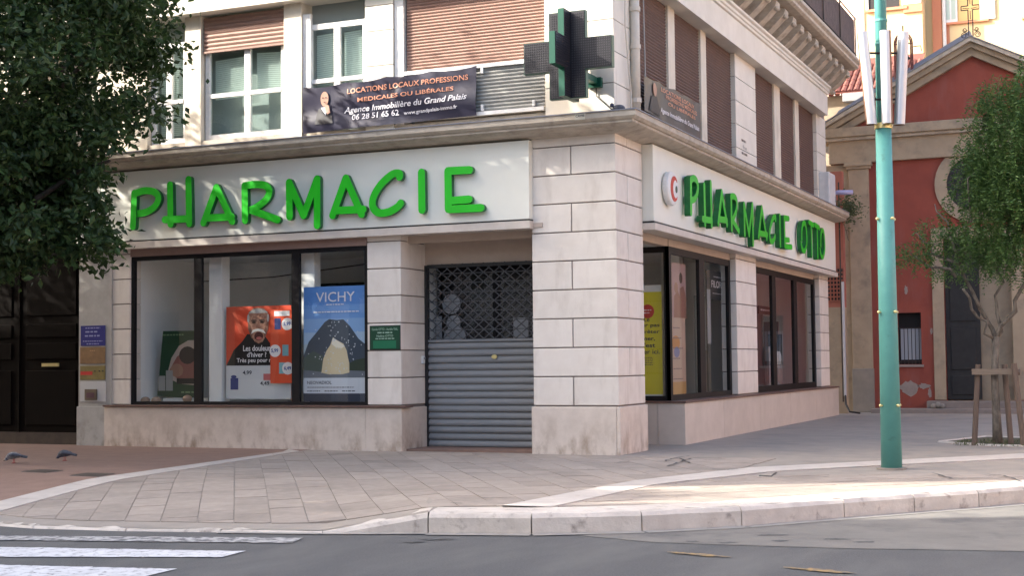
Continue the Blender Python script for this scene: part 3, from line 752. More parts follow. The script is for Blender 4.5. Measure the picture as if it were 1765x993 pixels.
for i in range(5): MB().box(WORLD, -.1, .0, 14.85, 15.95, 5.15+.47*i+.006, 5.15+.47*(i+1)-.006).build('stone_panel', M['white_panel'], bld, bevel=.004)
# engraved street letters on the panel
for i, (t, w) in enumerate((('~', .36), ('9 rue', .30), ('~', .44))):
    text(t, RIGHT(0), 7.52+.1*(i % 2), 5.78-.13*i, w, .075, .004, pm('engrave', 90, 85, 80), bld, name='street_lettering')
# grey wall strip and tall dark door at the far left of the building
MB().box(WORLD, -10.22, -9.49, -.02, .3, -.1, 3.6).build('side_wall', M['greywall'], bld)
MB().box(WORLD, -10.24, -9.62, -.05, -.02, -.1, .70).build('side_plinth', M['greywall'], bld, bevel=.006)
MB().box(WORLD, -16, -10.22, -.02, .3, 3.7, 5.0).build('side_lintel', M['greywall'], bld)
MB().box(WORLD, -16, -13.3, -.02, .3, -.1, 3.7).build('side_wall', M['greywall'], bld)
dd = thing('double_door', 'tall dark wooden double door with brass letter slots left of the shop', 'door', (-11.7, .3, 0))
MB().box(WORLD, -13.3, -10.22, .22, .3, 0, 3.7).build('door_frame', M['door_wood'], dd)
MB().box(WORLD, -13.3, -10.22, .12, .3, -.05, .22).build('kick_board', mat('kick', (.05, .035, .028), .6, (.03, .02, .018), 6), dd)
for x0, x1 in ((-13.25, -11.78), (-11.74, -10.27)):
    lf = MB().box(WORLD, x0, x1, .16, .22, .22, 3.65).build('leaf', M['door_wood'], dd)
    for z0, z1 in ((.35, 1.35), (1.55, 1.85), (1.95, 2.2), (2.35, 3.5)):
        MB().box(WORLD, x0+.15, x1-.15, .135, .16, z0, z1).build('panel', M['door_wood'], lf, bevel=.015)
    MB().box(WORLD, (x0+x1)/2-.2, (x0+x1)/2+.2, .125, .137, 1.42, 1.48).build('letter_slot', M['brass'], lf)
MB().box(WORLD, -11.785, -11.735, .13, .2, .22, 3.6).build('astragal', M['door_wood'], dd)

# --- roller shutter of the entrance
rs = thing('roller_shutter', 'closed grey steel roller shutter with open lattice upper half', 'shutter', (-2.5, .85, .03))
zt, zb = 1.755, .035; n = 15; h = (zt-zb)/n; FD = FRONT(.86)
mb = MB(); prof = [(.0, .0), (.06, .022), (.3, .03), (.55, .024), (.78, .008), (.86, -.012), (.97, -.012), (1., 0)]
for i in range(len(prof)-1):
    (a, c), (b, d) = prof[i], prof[i+1]
    mb.face([FD.P(-3.67, a*h, c), FD.P(-1.3, a*h, c), FD.P(-1.3, b*h, d), FD.P(-3.67, b*h, d)])
s0 = mb.build('slat', M['shutter'], rs)
for i in range(n):
    o = s0 if i == 0 else s0.copy()
    if i: COL.objects.link(o)
    o.location = (0, 0, zb+h*i)
mb = MB(); cw_, chh = .19, .078
r = 0; z = zt+.04
while z < 3.0:
    x = -3.66+(cw_/2 if r % 2 else 0)
    while x < -1.35:
        for sx in (-1, 1):
            mb.tube([(x+cw_/2, .85, z), (x+cw_/2+sx*cw_/2, .85, z+chh)], .010, 5, cap=False)
        mb.ball((x+cw_/2, .842, z), .017, seg=6, rings=4)
        x += cw_
    z += chh; r += 1
mb.build('lattice', M['grille'], rs, kind='stuff')
mb = MB(); z = zt+.04; 
while z < 3.0: mb.box(FD, -3.66, -1.3, z-.006, z+.006, -.012, -.004); z += chh*2
mb.build('lattice_rod', M['grille'], rs, kind='stuff')
MB().box(FD, -3.69, -3.63, .03, 3.03, -.03, .04).build('guide_rail', M['black'], rs)
MB().box(FD, -3.63, -1.3, 2.985, 3.04, -.03, .045).build('head_box', M['black'], rs)
MB().box(FD, -3.63, -1.3, zt, zt+.035, -.02, .03).build('rail', M['shutter'], rs)
MB().prism(FD, ell(-2.42, 1.50, .05, .035, 12), .03, .05).build('lock', M['brass'], rs)
# glazed doors behind the shutter
gd = thing('glass_door', 'dark glazed double door with white stickers behind the lattice shutter', 'door', (-2.5, 1.3, 0))
MB().box(WORLD, -3.75, -1.2, 1.55, 1.6, 0, 3.3).build('backing', M['dark_in'], gd)
for x0, x1 in ((-3.69, -2.6), (-2.58, -1.3)):
    f = MB(); fr = FRONT(1.3)
    f.box(fr, x0, x0+.06, .03, 3.02, -.05, 0).box(fr, x1-.06, x1, .03, 3.02, -.05, 0).box(fr, x0, x1, .03, .12, -.05, -.002).box(fr, x0, x1, 2.9, 3.02, -.05, -.002)
    o = f.build('leaf', M['frame'], gd); MB().face([fr.P(x0, .1, -.02), fr.P(x1, .1, -.02), fr.P(x1, 2.95, -.02), fr.P(x0, 2.95, -.02)]).build('pane', M['glass'], o)
fr = FRONT(1.285)
sm = pm('sticker', 150, 152, 155)
for (ca, cb, ra) in ((-3.42, 2.40, .17), (-3.38, 2.08, .13), (-3.36, 1.82, .21)):
    MB().prism(fr, ell(ca, cb, ra, ra), .001, .004+.001*ra).build('snowman_sticker', sm, gd)
for (a, b, w, hh) in ((-2.28, 1.66, .27, .48), (-1.94, 1.66, .29, .50), (-3.72, 1.7, .12, .5)):
    MB().box(fr, a, a+w, b, b+hh, .001, .005).build('parcel_sticker', sm, gd)
bt = thing('door_bell', 'small white bell box on the entrance reveal', 'bell', (-3.69, .62, 1.42))
MB().box(WORLD, -3.688, -3.65, .68, .76, 1.40, 1.53).build('case', M['white_frame'], bt, bevel=.01)
MB().ball((-3.645, .72, 1.49), .02, seg=8).build('button', M['grey_wall'], bt)

# ================================================================== SIGNS
def strokes(fr, segs, w, c0, c1, parent, name='letter'):
    mb = MB(); k = 0
    for pts in segs:
        if len(pts) > 4:                      # round the bowls with a spline through the given points
            P_ = [Vector(p) for p in pts]; P_ = [P_[0]*2-P_[1]]+P_+[P_[-1]*2-P_[-2]]; pts = []
            if (P_[1]-P_[-2]).length < 1e-6: P_[0], P_[-1] = P_[-3], P_[2]
            for i in range(1, len(P_)-2):
                for j in range(4):
                    t = j/4; pts.append(tuple(.5*((2*P_[i])+(P_[i+1]-P_[i-1])*t+(2*P_[i-1]-5*P_[i]+4*P_[i+1]-P_[i+2])*t*t+(3*P_[i]-P_[i-1]-3*P_[i+1]+P_[i+2])*t**3)))
            pts.append(tuple(P_[-2]))
        for i in range(len(pts)-1):
            (x0, y0), (x1, y1) = pts[i], pts[i+1]
            L = math.hypot(x1-x0, y1-y0)
            if L < 1e-6: continue
            t = math.atan2(y1-y0, x1-x0); pl = []
            for j in range(7): q = t+math.pi/2+math.pi*j/6; pl.append((x0+w*math.cos(q), y0+w*math.sin(q)))
            for j in range(7): q = t-math.pi/2+math.pi*j/6; pl.append((x1+w*math.cos(q), y1+w*math.sin(q)))
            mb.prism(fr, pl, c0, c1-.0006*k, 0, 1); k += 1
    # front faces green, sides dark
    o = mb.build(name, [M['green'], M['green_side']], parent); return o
LET = {  # letter strokes in picture units of the photograph's sign, (x right, y down)
 'P': [[(118, 215), (113, 350)], [(118, 218), (160, 205), (200, 212), (214, 238), (196, 272), (160, 292), (128, 297)]],
 'H': [[(261, 182), (264, 340)], [(335, 160), (338, 338)], [(240, 322), (335, 318)]],
 'A': [[(447, 192), (395, 335)], [(447, 192), (510, 328)], [(402, 315), (508, 310)]],
 'R': [[(560, 185), (562, 325)], [(560, 185), (600, 180), (640, 184), (658, 205), (645, 240), (600, 275), (570, 285)], [(590, 285), (690, 322)]],
 'M': [[(738, 172), (740, 310)], [(738, 172), (796, 305)], [(850, 158), (796, 305)], [(850, 158), (850, 345)]],
 'A2': [[(965, 155), (912, 305)], [(965, 155), (1028, 300)], [(920, 285), (1035, 280)]],
 'C': [[(1180, 150), (1178, 136), (1150, 140), (1105, 180), (1075, 230), (1072, 270), (1095, 294), (1135, 290), (1170, 270), (1182, 255)]],
 'I': [[(1268, 132), (1270, 283)]],
 'E': [[(1374, 128), (1376, 278)], [(1374, 126), (1460, 122)], [(1376, 246), (1458, 240)], [(1376, 280), (1506, 274)]],
}
YS = -.13
s1 = thing('shop_sign', 'long ivory sign board with rounded green PHARMACIE letters over the windows', 'sign', (-5.8, YS, 3.62), 'PHARMACIE sign boards')
MB().box(WORLD, -10.2, -1.37, YS, .2, 3.615, 4.84).build('panel', M['sign'], s1, bevel=.006)
MB().box(WORLD, -10.21, -1.36, YS-.006, .1, 3.592, 3.612).build('black_line', M['black'], s1)  # solid black strip between sign panel and lower trim
MB().box(WORLD, -10.21, -1.36, YS-.012, .15, 3.47, 3.59).build('lower_trim', M['sign_trim'], s1, bevel=.004)
def spx(p, y): return fx(180+p[0]*.4306, 240+p[1]*.4306, y)
for k in ('P', 'H', 'A', 'R', 'M', 'A2', 'C', 'I', 'E'):
    seg = [[spx(p, YS-.12) for p in s] for s in LET[k]]
    strokes(FRONT(YS), seg, .062, .03, .115, s1)
XS = .18
s2 = thing('shop_sign', 'ivory sign board with green PHARMACIE OTTO letters on the side street front', 'sign', (XS, 8.6, 3.62), 'PHARMACIE sign boards')
MB().box(WORLD, -.1, XS, 1.27, 16.0, 3.63, 4.86).build('panel', M['sign'], s2, bevel=.006)
MB().box(WORLD, -.05, XS+.006, 1.262, 16.02, 3.60, 3.628).build('black_line', M['black'], s2)  # same black strip along the side sign
MB().box(WORLD, -.1, XS+.03, 1.25, 16.1, 3.485, 3.598).build('lower_trim', M['sign_trim'], s2, bevel=.01)
LET['O'] = [[(0, 60), (6, 20), (25, 0), (45, 5), (55, 40), (52, 75), (30, 100), (8, 92), (0, 60)]]
LET['T'] = [[(-6, 0), (60, 4)], [(26, 2), (28, 100)]]
right_boxes = [('P', 878, 932, 248, 470), ('H', 940, 1000, 265, 525), ('A', 1022, 1080, 322, 525), ('R', 1092, 1146, 347, 555), ('M', 1160, 1217, 380, 620), ('A2', 1234, 1290, 407, 595),
               ('C', 1296, 1336, 450, 612), ('I', 1345, 1362, 450, 630), ('E', 1372, 1418, 462, 640), ('O', 1462, 1500, 488, 660), ('T', 1502, 1535, 488, 683), ('T', 1533, 1566, 502, 692), ('O', 1562, 1594, 527, 692)]
for (k, x0, x1, y0, y1) in right_boxes:
    c0, c1 = .04, .145; xp = XS+c1
    ps = [p for s in LET[k] for p in s]; ax, bx = min(p[0] for p in ps), max(p[0] for p in ps); ay, by = min(p[1] for p in ps), max(p[1] for p in ps)
    Yl, Zt = rx(900+x0*.3286, 220+y0*.3286, xp); Yr, Zb = rx(900+x1*.3286, 220+y1*.3286, xp)
    Zt = rx(900+(x0+x1)/2*.3286, 220+y0*.3286, xp)[1]; Zb = rx(900+(x0+x1)/2*.3286, 220+y1*.3286, xp)[1]
    w = .058
    def mp(p):
        return (Yl+w+(Yr-Yl-2*w)*((p[0]-ax)/max(bx-ax, 1e-6) if bx-ax > 5 else .5), Zt-w-(Zt-Zb-2*w)*(p[1]-ay)/(by-ay))
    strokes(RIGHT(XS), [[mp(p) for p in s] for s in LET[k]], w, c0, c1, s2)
# round logo on the side sign
lg = thing('round_logo', 'round white disc with a red crescent fixed to the side sign', 'logo', (XS, 2.1, 4.2))
RS = RIGHT(XS); ya, za = rx(1159, 325, XS+.1)
MB().prism(RS, ell(ya, za, .30, .28, 32), .01, .12).build('disc', M['white_frame'], lg, bevel=.03)
arc = ell(ya+.04, za, .20, .21, 18, 50, 310)+ell(ya+.10, za, .14, .15, 18, 50, 310)[::-1]
MB().prism(RS, arc, .12, .126).build('red_crescent', pm('logored', 190, 60, 40), lg)
MB().prism(RS, ell(ya+.15, za, .05, .06, 10), .12, .127).build('green_mark', pm('logogreen', 60, 80, 60), lg)

# pharmacy cross
YA = -.72
px_ = thing('pharmacy_cross', 'unlit black pharmacy cross with green case edges on the building corner', 'pharmacy sign', (-.6, YA, 5.4))
def cr(x, y): return fx(x, y, YA)
xl, xr = cr(905, 100)[0], cr(1057, 100)[0]; zt_, zb_ = cr(985, 20)[1], cr(985, 170)[1]
xc = (xl+xr)/2; zc = (zt_+zb_)/2; hw = (xr-xl)/2; hh = (zt_-zb_)/2; aw = .29; ah = .235
def cross_pts(cx_, cz, w, h, a, b): return [(cx_-w, cz-b), (cx_-a, cz-b), (cx_-a, cz-h), (cx_+a, cz-h), (cx_+a, cz-b), (cx_+w, cz-b), (cx_+w, cz+b), (cx_+a, cz+b), (cx_+a, cz+h), (cx_-a, cz+h), (cx_-a, cz+b), (cx_-w, cz+b)]
FA = FRONT(YA)
MB().prism(FA, cross_pts(xc, zc, hw, hh, aw, ah), -.05, .05).build('case', M['cross_green'], px_)
ins = cross_pts(xc, zc, hw-.008, hh-.008, aw-.008, ah-.008)
MB().prism(FA, ins, .05, .058).build('led_face', M['led'], px_)
MB().prism(FA, ins, -.058, -.05).build('led_face', M['led'], px_)
FB = RIGHT(xc)
pb = cross_pts(YA, zc, hw, hh, aw, ah)
# near half and far half of the perpendicular cross
for s in (-1, 1):
    hp = [(YA+s*.06, zc-hh), (YA+s*aw, zc-hh), (YA+s*aw, zc-ah), (YA+s*hw*.92, zc-ah), (YA+s*hw*.92, zc+ah), (YA+s*aw, zc+ah), (YA+s*aw, zc+hh), (YA+s*.06, zc+hh)]
    MB().prism(FB, hp, -.045, .045).build('case', M['cross_green'], px_)
    hp2 = [(YA+(a-YA)*.985, zc+(b-zc)*.988) for a, b in hp]
    for c in (-.053, .045): MB().prism(FB, hp2, c, c+.008).build('led_face', M['led'], px_)
mb = MB(); st = .036
zz = zc-hh+.03
while zz < zc+hh-.02:
    xx = xc-hw+.03
    while xx < xc+hw-.02:
        if (abs(xx-xc) < aw-.015 or abs(zz-zc) < ah-.015) and abs(xx-xc) > .05:
            mb.box(FA, xx-.009, xx+.009, zz-.009, zz+.009, .058, .064)
        xx += st
    zz += st
mb.build('led_dots', M['led_dot'], px_, kind='stuff')
mb = MB(); zz = zc-hh+.03
while zz < zc+hh-.02:
    yy = YA-hw*.92+.03
    while yy < YA-.08:
        if abs(yy-YA) < aw-.015 or abs(zz-zc) < ah-.015: mb.box(FB, yy-.009, yy+.009, zz-.009, zz+.009, .053, .059)
        yy += st
    zz += st
mb.build('led_dots', M['led_dot'], px_, kind='stuff')
bx0_, bz0_ = fx(1013, 152, -.06); bx1_, bz1_ = fx(1037, 133, -.06)
MB().box(WORLD, bx0_, bx1_, -.10, -.015, bz0_, bz1_).build('mounting_plate', M['cross_green'], px_)
MB().box(WORLD, xc+.10, xc+.22, YA+.03, -.02, bz0_+.05, bz0_+.15).build('wall_arm', M['cross_green'], px_)
MB().tube([(bx1_-.1, -.03, bz0_), (bx1_-.1, -.03, bz0_-.12), (bx1_-.02, -.04, bz0_-.2), (bx1_+.2, -.03, 5.17)], .008, 5).build('cable', M['black'], px_)

# banners
def banner_thing(name, label, fr, a0, a1, zl0, zl1, zr0, zr1, warp, mt, nx=70, nz=22):
    mb = MB(); V = []
    def pt(s, t):
        a = a0+(a1-a0)*s; b0 = zl0+(zr0-zl0)*s; b1 = zl1+(zr1-zl1)*s
        # scalloped top between eyelets
        b1 -= .035*abs(math.sin(math.pi*s*4)); b = b0+(b1-b0)*t
        return fr.P(a, b, warp(a, b))
    for i in range(nx):
        for j in range(nz):
            q = [pt(i/nx, j/nz), pt((i+1)/nx, j/nz), pt((i+1)/nx, (j+1)/nz), pt(i/nx, (j+1)/nz)]
            mb.face(q)
    me = mb
    o = me.build(name, mt); 
    bm_w = o.modifiers.new('weld', 'WELD'); bm_w.merge_threshold = .0005
    o.data.polygons.foreach_set('use_smooth', [True]*len(o.data.polygons))
    return tag(o, label, 'banner')
M['banner'] = mat('navy_vinyl', (.035, .033, .055), .32, (.028, .026, .045), 2, spec=.5)
def warp1(a, b):
    s = (a+5.45)/3.15; t = (b-5.28)/.78
    w = .014*math.sin(7*s+4*t)+.006*math.sin(17*s-7*t+1)+.02*math.sin(5*s+9*t)*(1-t)+.022*math.exp(-((s-.33)/.035)**2)*t+.022*math.exp(-((s-.62-.14*(t-1))/.035)**2)*t
    return w+.06
FB1 = FRONT(-.02)
bn = banner_thing('banner', 'wide creased navy rental banner with phone number on the first floor front', FB1, -5.47, -2.28, 5.25, 6.03, 5.31, 6.10, warp1, M['banner'])
COP = pm('copper', 205, 140, 110); WHT = pm('offwhite', 225, 222, 225)
sl = .02
for (t, a, b, w, h, mt_, sh) in (('LOCATIONS LOCAUX PROFESSIONS', -4.62, 5.845, 2.2, .085, COP, 0), ('MEDICALES OU LIBÉRALES', -4.42, 5.70, 1.75, .085, COP, 0),
                             ('Agence Immobilière du Grand Palais', -4.68, 5.50, 2.25, .125, WHT, .25), ('06 28 51 65 62', -4.53, 5.405, .86, .095, WHT, 0), ('www.grandpalais-immo.fr', -3.58, 5.405, .98, .075, WHT, 0)):
    text(t, FB1, a, b, w, h, .014, mt_, bn, shear=sh, bold=.012, warp=warp1, slope=sl)
SK = pm('skin', 168, 128, 108); DK = pm('darksuit', 25, 24, 34)
def wpoly(fr, pts, off, mt_, parent, warp, name):
    cxm = sum(p[0] for p in pts)/len(pts); czm = sum(p[1] for p in pts)/len(pts); mb = MB(); n = len(pts)
    ar = sum(pts[i][0]*pts[(i+1) % n][1]-pts[(i+1) % n][0]*pts[i][1] for i in range(n))
    if ar < 0: pts = pts[::-1]
    for i in range(n):
        a, b = pts[i], pts[(i+1) % n]
        mb.face([fr.P(cxm, czm, off+warp(cxm, czm)), fr.P(*a, off+warp(*a)), fr.P(*b, off+warp(*b))])
    return mb.build(name, mt_, parent)
wpoly(FB1, [(-5.22, 5.38), (-5.18, 5.62), (-5.1, 5.68), (-4.98, 5.62), (-4.90, 5.5), (-4.88, 5.38)], .012, DK, bn, warp1, 'printed_suit')
wpoly(FB1, [(-5.12, 5.66), (-5.02, 5.52), (-4.99, 5.66)], .016, WHT, bn, warp1, 'printed_shirt')
wpoly(FB1, ell(-5.05, 5.80, .075, .125), .02, SK, bn, warp1, 'printed_face')
wpoly(FB1, [(-5.04, 5.70), (-4.97, 5.70), (-4.93, 5.56), (-4.98, 5.53), (-5.03, 5.6)], .026, SK, bn, warp1, 'printed_hand')
wpoly(FB1, ell(-5.075, 5.82, .02, .008, 8), .028, DK, bn, warp1, 'printed_eye'); wpoly(FB1, ell(-5.02, 5.82, .02, .008, 8), .028, DK, bn, warp1, 'printed_eye')
wpoly(FB1, [(-5.075, 5.74), (-5.02, 5.74), (-5.045, 5.752)], .028, DK, bn, warp1, 'printed_mouth')
def warp2(a, b): return .05+.008*math.sin(3*a+3*b)+.004*math.sin(7*a-5*b)
FB2 = RIGHT(.05)
M['banner2'] = mat('charcoal_vinyl', (.050, .042, .042), .4, (.04, .034, .034), 2)
bn2 = banner_thing('banner', 'sagging charcoal rental banner on the side street first floor', FB2, 1.12, 4.3, 5.38, 5.97, 5.34, 6.02, warp2, M['banner2'], 40, 16)
for (t, a, b, w, h, mt_) in (('LOCATIONS LOCAUX', 2.0, 5.84, 1.9, .07, COP), ('PROFESSIONS MEDICALES', 2.25, 5.75, 1.8, .07, COP), ('OU LIBÉRALES', 2.35, 5.66, 1.6, .07, COP), ('Agence Immobilière du Grand Palais', 1.95, 5.46, 2.2, .11, WHT)):
    text(t, FB2, a, b, w, h, .014, mt_, bn2, bold=.012, warp=warp2, shear=.2 if 'Agence' in t else 0)
wpoly(FB2, ell(1.62, 5.80, .09, .11), .02, SK, bn2, warp2, 'printed_face'); wpoly(FB2, [(1.3, 5.42), (1.45, 5.68), (1.75, 5.7), (1.9, 5.5), (1.9, 5.4)], .014, DK, bn2, warp2, 'printed_suit')

# ================================================================== POSTERS AND PLAQUES
def poly(fr, pts, c, mt_, parent, name, th=.0015): return MB().prism(fr, pts, c-th, c).build(name, mt_, parent)
def rect(a0, a1, b0, b1): return [(a0, b0), (a1, b0), (a1, b1), (a0, b1)]
def poster(name, label, cat, fr, pts, mt_, th=.006):
    o = MB().prism(fr, pts, -th, 0).build(name, mt_); return tag(o, label, cat)
# volcano poster
F1 = FRONT(.14); A0, A1 = -5.61, -4.37; B0, B1 = .79, 2.70; w_ = A1-A0; h_ = B1-B0
def q(s, t): return (A0+w_*s, B0+h_*t)
vp = poster('poster', 'tall blue poster of a cream dollop before a dark volcano', 'poster', F1, rect(A0, A1, B0, B1), pm('sky1', 92, 140, 205))
for i, (t0, t1, c) in enumerate(((.72, .84, (110, 155, 212)), (.60, .72, (135, 172, 215)), (.50, .60, (165, 190, 215)), (.40, .50, (175, 192, 200)))):
    poly(F1, rect(A0, A1, B0+h_*t0, B0+h_*t1), .002, pm('skyb%d' % i, *c), vp, 'printed_sky')
poly(F1, [q(0, .40), q(.08, .52), q(.2, .6), q(.33, .69), q(.40, .715), q(.52, .705), q(.62, .71), q(.72, .65), q(.85, .54), q(1, .47), q(1, .25), q(0, .25)], .004, pm('volc', 62, 74, 88), vp, 'printed_volcano')
poly(F1, [q(0, .38), q(.15, .44), q(.3, .40), q(.3, .25), q(0, .25)], .006, pm('volc2', 70, 85, 80), vp, 'printed_slope')
poly(F1, [q(.66, .25), q(.7, .33), q(.82, .36), q(1, .38), q(1, .25)], .006, pm('volc3', 48, 62, 50), vp, 'printed_slope')
poly(F1, [q(0, .20), q(0, .275), q(.3, .255), q(.6, .27), q(1, .26), q(1, .20)], .008, pm('gravel', 105, 112, 122), vp, 'printed_pebbles')
poly(F1, [q(.28, .25), q(.31, .37), q(.36, .44), q(.42, .49), q(.46, .555), q(.52, .53), q(.62, .5), q(.67, .44), q(.69, .38), q(.71, .33), q(.71, .25), q(.6, .235), q(.4, .235)], .010, pm('cream1', 212, 196, 160), vp, 'printed_cream')
poly(F1, [q(.44, .50), q(.46, .555), q(.55, .52), q(.64, .48), q(.6, .46), q(.5, .47)], .012, pm('cream2', 235, 228, 208), vp, 'printed_cream')
mb = MB()
for i in range(90):
    s, t = random.gauss(.55, .2), random.uniform(.22, .72)
    if not .02 < s < .98: continue
    mb.prism(F1, ell(*q(s, t), random.uniform(.005, .014), random.uniform(.005, .014), 6), .012, .014)
mb.build('printed_splashes', pm('splash', 205, 210, 215), vp, kind='stuff')
poly(F1, rect(A0, A1, B0+h_*.07, B0+h_*.205), .011, pm('pale', 200, 205, 212), vp, 'printed_band')
poly(F1, rect(A0, A1, B0, B0+h_*.07), .011, pm('night', 50, 58, 75), vp, 'printed_base')
text('VICHY', F1, *q(.2, .865), w_*.6, h_*.085, .012, WHT, vp, bold=.004)
text('~', F1, *q(.36, .835), w_*.28, h_*.014, .012, WHT, vp)
text('~', F1, *q(.16, .77), w_*.7, h_*.016, .012, WHT, vp)
text('NEOVADIOL', F1, *q(.06, .15), w_*.38, h_*.028, .013, pm('ink', 40, 45, 60), vp, bold=.01)
text('~', F1, *q(.06, .118), w_*.72, h_*.011, .013, pm('ink', 40, 45, 60), vp)
for k in range(3): text('~', F1, *q(.06+.27*k, .085), w_*.2, h_*.013, .013, pm('ink', 40, 45, 60), vp, bold=.01)
# orange moustache poster
F2 = FRONT(.30)
c = [fx(x, y, .30) for x, y in ((390, 688), (502, 688), (502, 526), (390, 527))]
A0, A1, B0, B1 = c[0][0], c[1][0], c[0][1], c[2][1]; w_, h_ = A1-A0, B1-B0
op = poster('poster', 'orange poster of a shouting white-moustached man in a black jumper', 'poster', F2, rect(A0, A1, B0, B1), pm('orange', 205, 70, 40))
poly(F2, rect(A0, A1, B0, B0+h_*.36), .002, pm('posterwhite', 205, 208, 210), op, 'printed_panel')
poly(F2, [q(0, .36), q(.06, .44), q(.12, .53), q(.25, .62), q(.33, .70), q(.6, .68), q(.68, .6), q(.8, .52), q(.8, .36)], .003, pm('jumper', 22, 20, 22), op, 'printed_jumper')
poly(F2, [q(.1, .93), q(.2, .72), q(.3, .68), q(.14, .95)], .002, pm('orange2', 220, 95, 65), op, 'printed_flash')
M['face'] = mat('printed_skin', lin((.72, .54, .45)), .5, lin((.52, .35, .29)), 26, detail=3, lo=.42, hi=.7)
poly(F2, [q(.335, .86), q(.35, .93), q(.42, .975), q(.5, .985), q(.58, .975), q(.65, .93), q(.665, .86), q(.655, .76), q(.62, .68), q(.57, .615), q(.51, .595), q(.45, .615), q(.385, .68), q(.345, .76)], .005, M['face'], op, 'printed_face')
for sg in (-1, 1): poly(F2, [q(.5+sg*.16, .84), q(.5+sg*.155, .75), q(.5+sg*.10, .65), q(.5+sg*.085, .70), q(.5+sg*.11, .78)], .006, pm('facesh', 128, 88, 74), op, 'printed_shadow')
poly(F2, ell(*q(.5, .90), w_*.155, h_*.07, 16, 20, 160), .0065, pm('hair', 190, 186, 180), op, 'printed_hair')
for s in (.348, .652): poly(F2, ell(*q(s, .87), w_*.018, h_*.045, 10), .0065, pm('hair', 190, 186, 180), op, 'printed_hair')
for s in (.435, .56):
    poly(F2, ell(*q(s, .845), w_*.045, h_*.010, 10), .008, pm('brow', 90, 70, 62), op, 'printed_brow'); poly(F2, ell(*q(s, .825), w_*.035, h_*.009, 10), .008, pm('jumper', 22, 20, 22), op, 'printed_eye')
poly(F2, [q(.5, .83), q(.455, .765), q(.5, .755), q(.545, .765)], .008, pm('nose', 158, 112, 92), op, 'printed_nose')
poly(F2, [q(.39, .70), q(.42, .745), q(.5, .757), q(.58, .745), q(.62, .70), q(.55, .722), q(.5, .73), q(.45, .722)], .010, pm('hairw', 225, 222, 216), op, 'printed_moustache')
poly(F2, ell(*q(.51, .675), w_*.068, h_*.048, 14), .009, pm('mouth', 70, 20, 22), op, 'printed_mouth')
poly(F2, ell(*q(.515, .652), w_*.045, h_*.018, 10), .0105, pm('tongue', 190, 110, 105), op, 'printed_tongue')
for (t, s, b, ww, hh_) in (('Les douleurs', .27, .515, .45, .062), ("d'hiver ?", .33, .45, .3, .055), ('Très peu pour moi', .17, .38, .62, .06)):
    text(t, F2, *q(s, b), w_*ww, h_*hh_, .012, WHT, op, bold=.02)
for (t, s, b, ww, hh_) in (('4,99', .26, .255, .14, .05), ('4,49', .53, .14, .14, .05)): text(t, F2, *q(s, b), w_*ww, h_*hh_, .006, pm('ink', 40, 45, 60), op, bold=.02)
poly(F2, rect(A0+w_*.07, A0+w_*.19, B0+h_*.1, B0+h_*.225), .006, pm('bluebox', 45, 60, 120), op, 'printed_box'); poly(F2, rect(A0+w_*.58, A0+w_*.7, B0+h_*.2, B0+h_*.27), .006, pm('pinkbox', 200, 110, 110), op, 'printed_box')
poly(F2, ell(*q(.12, .24), w_*.045, h_*.018, 8), .0065, pm('bluebox', 45, 60, 120), op, 'printed_box')
F2b = FRONT(.24)
c = [fx(x, y, .24) for x, y in ((466, 661), (504, 661), (504, 533), (466, 533))]
A0, A1, B0, B1 = c[0][0], c[1][0], c[0][1], c[2][1]; w_, h_ = A1-A0, B1-B0
ol = poster('price_leaflet', 'narrow orange price leaflet with white price bubbles over the moustache poster', 'leaflet', F2b, rect(A0, A1, B0, B1), pm('orange3', 215, 80, 45), .004)
poly(F2b, rect(A0+w_*.18, A0+w_*.88, B0+h_*.91, B0+h_*.98), .002, pm('paper', 225, 222, 222), ol, 'printed_header')
for (s, t, col, tx, side) in ((.2, .80, 'bluebox', '5,99', .78), (.55, .44, 'teal', '5,99', .22), (.4, .20, 'teal', '6,49', .8)):
    poly(F2b, rect(A0+w_*(s), A0+w_*(s+.28), B0+h_*(t-.07), B0+h_*(t+.08)), .003, pm(col, *((45, 60, 120) if col == 'bluebox' else (120, 170, 180))), ol, 'printed_box')
    poly(F2b, ell(*q(side, t), w_*.26, h_*.085, 16), .004, pm('paper', 225, 222, 222), ol, 'price_bubble')
    text(tx, F2b, A0+w_*(side-.17), B0+h_*(t-.03), w_*.32, h_*.06, .006, pm('priceblue', 50, 80, 150), ol, bold=.03)
# green leaning poster
F3 = FRONT(.55)
c = [fx(x, y, .55) for x, y in ((271, 683), (338, 688), (338, 570), (281, 571))]
gp_ = poster('poster', 'dark green poster of a mother and baby leaning beside sample jars', 'poster', F3, [c[0], c[1], c[2], c[3]], pm('bottle', 28, 68, 40))
ga, gb = c[1]; gt = c[2][1]
A0, A1, B0, B1 = c[0][0]+.02, ga, gb, gt; w_, h_ = A1-A0, B1-B0
poly(F3, [q(.25, .38), q(.35, .6), q(.55, .78), q(.8, .86), q(1, .86), q(1, .2), q(.6, .22), q(.35, .28)], .003, pm('halo', 190, 175, 165), gp_, 'printed_halo')
poly(F3, [q(.28, .40), q(.5, .62), q(.75, .72), q(1, .74), q(1, .3), q(.6, .26)], .005, pm('skin2', 150, 95, 85), gp_, 'printed_mother')
poly(F3, ell(*q(.78, .64), w_*.22, h_*.13, 16), .007, pm('darkhair', 45, 32, 32), gp_, 'printed_hair')
poly(F3, ell(*q(.5, .42), w_*.17, h_*.1, 16), .009, pm('skin', 168, 128, 108), gp_, 'printed_baby')
text('~', F3, *q(.12, .93), w_*.55, h_*.03, .004, pm('greentext', 120, 150, 110), gp_); text('~', F3, *q(.62, .08), w_*.33, h_*.04, .012, pm('greentext', 120, 150, 110), gp_)
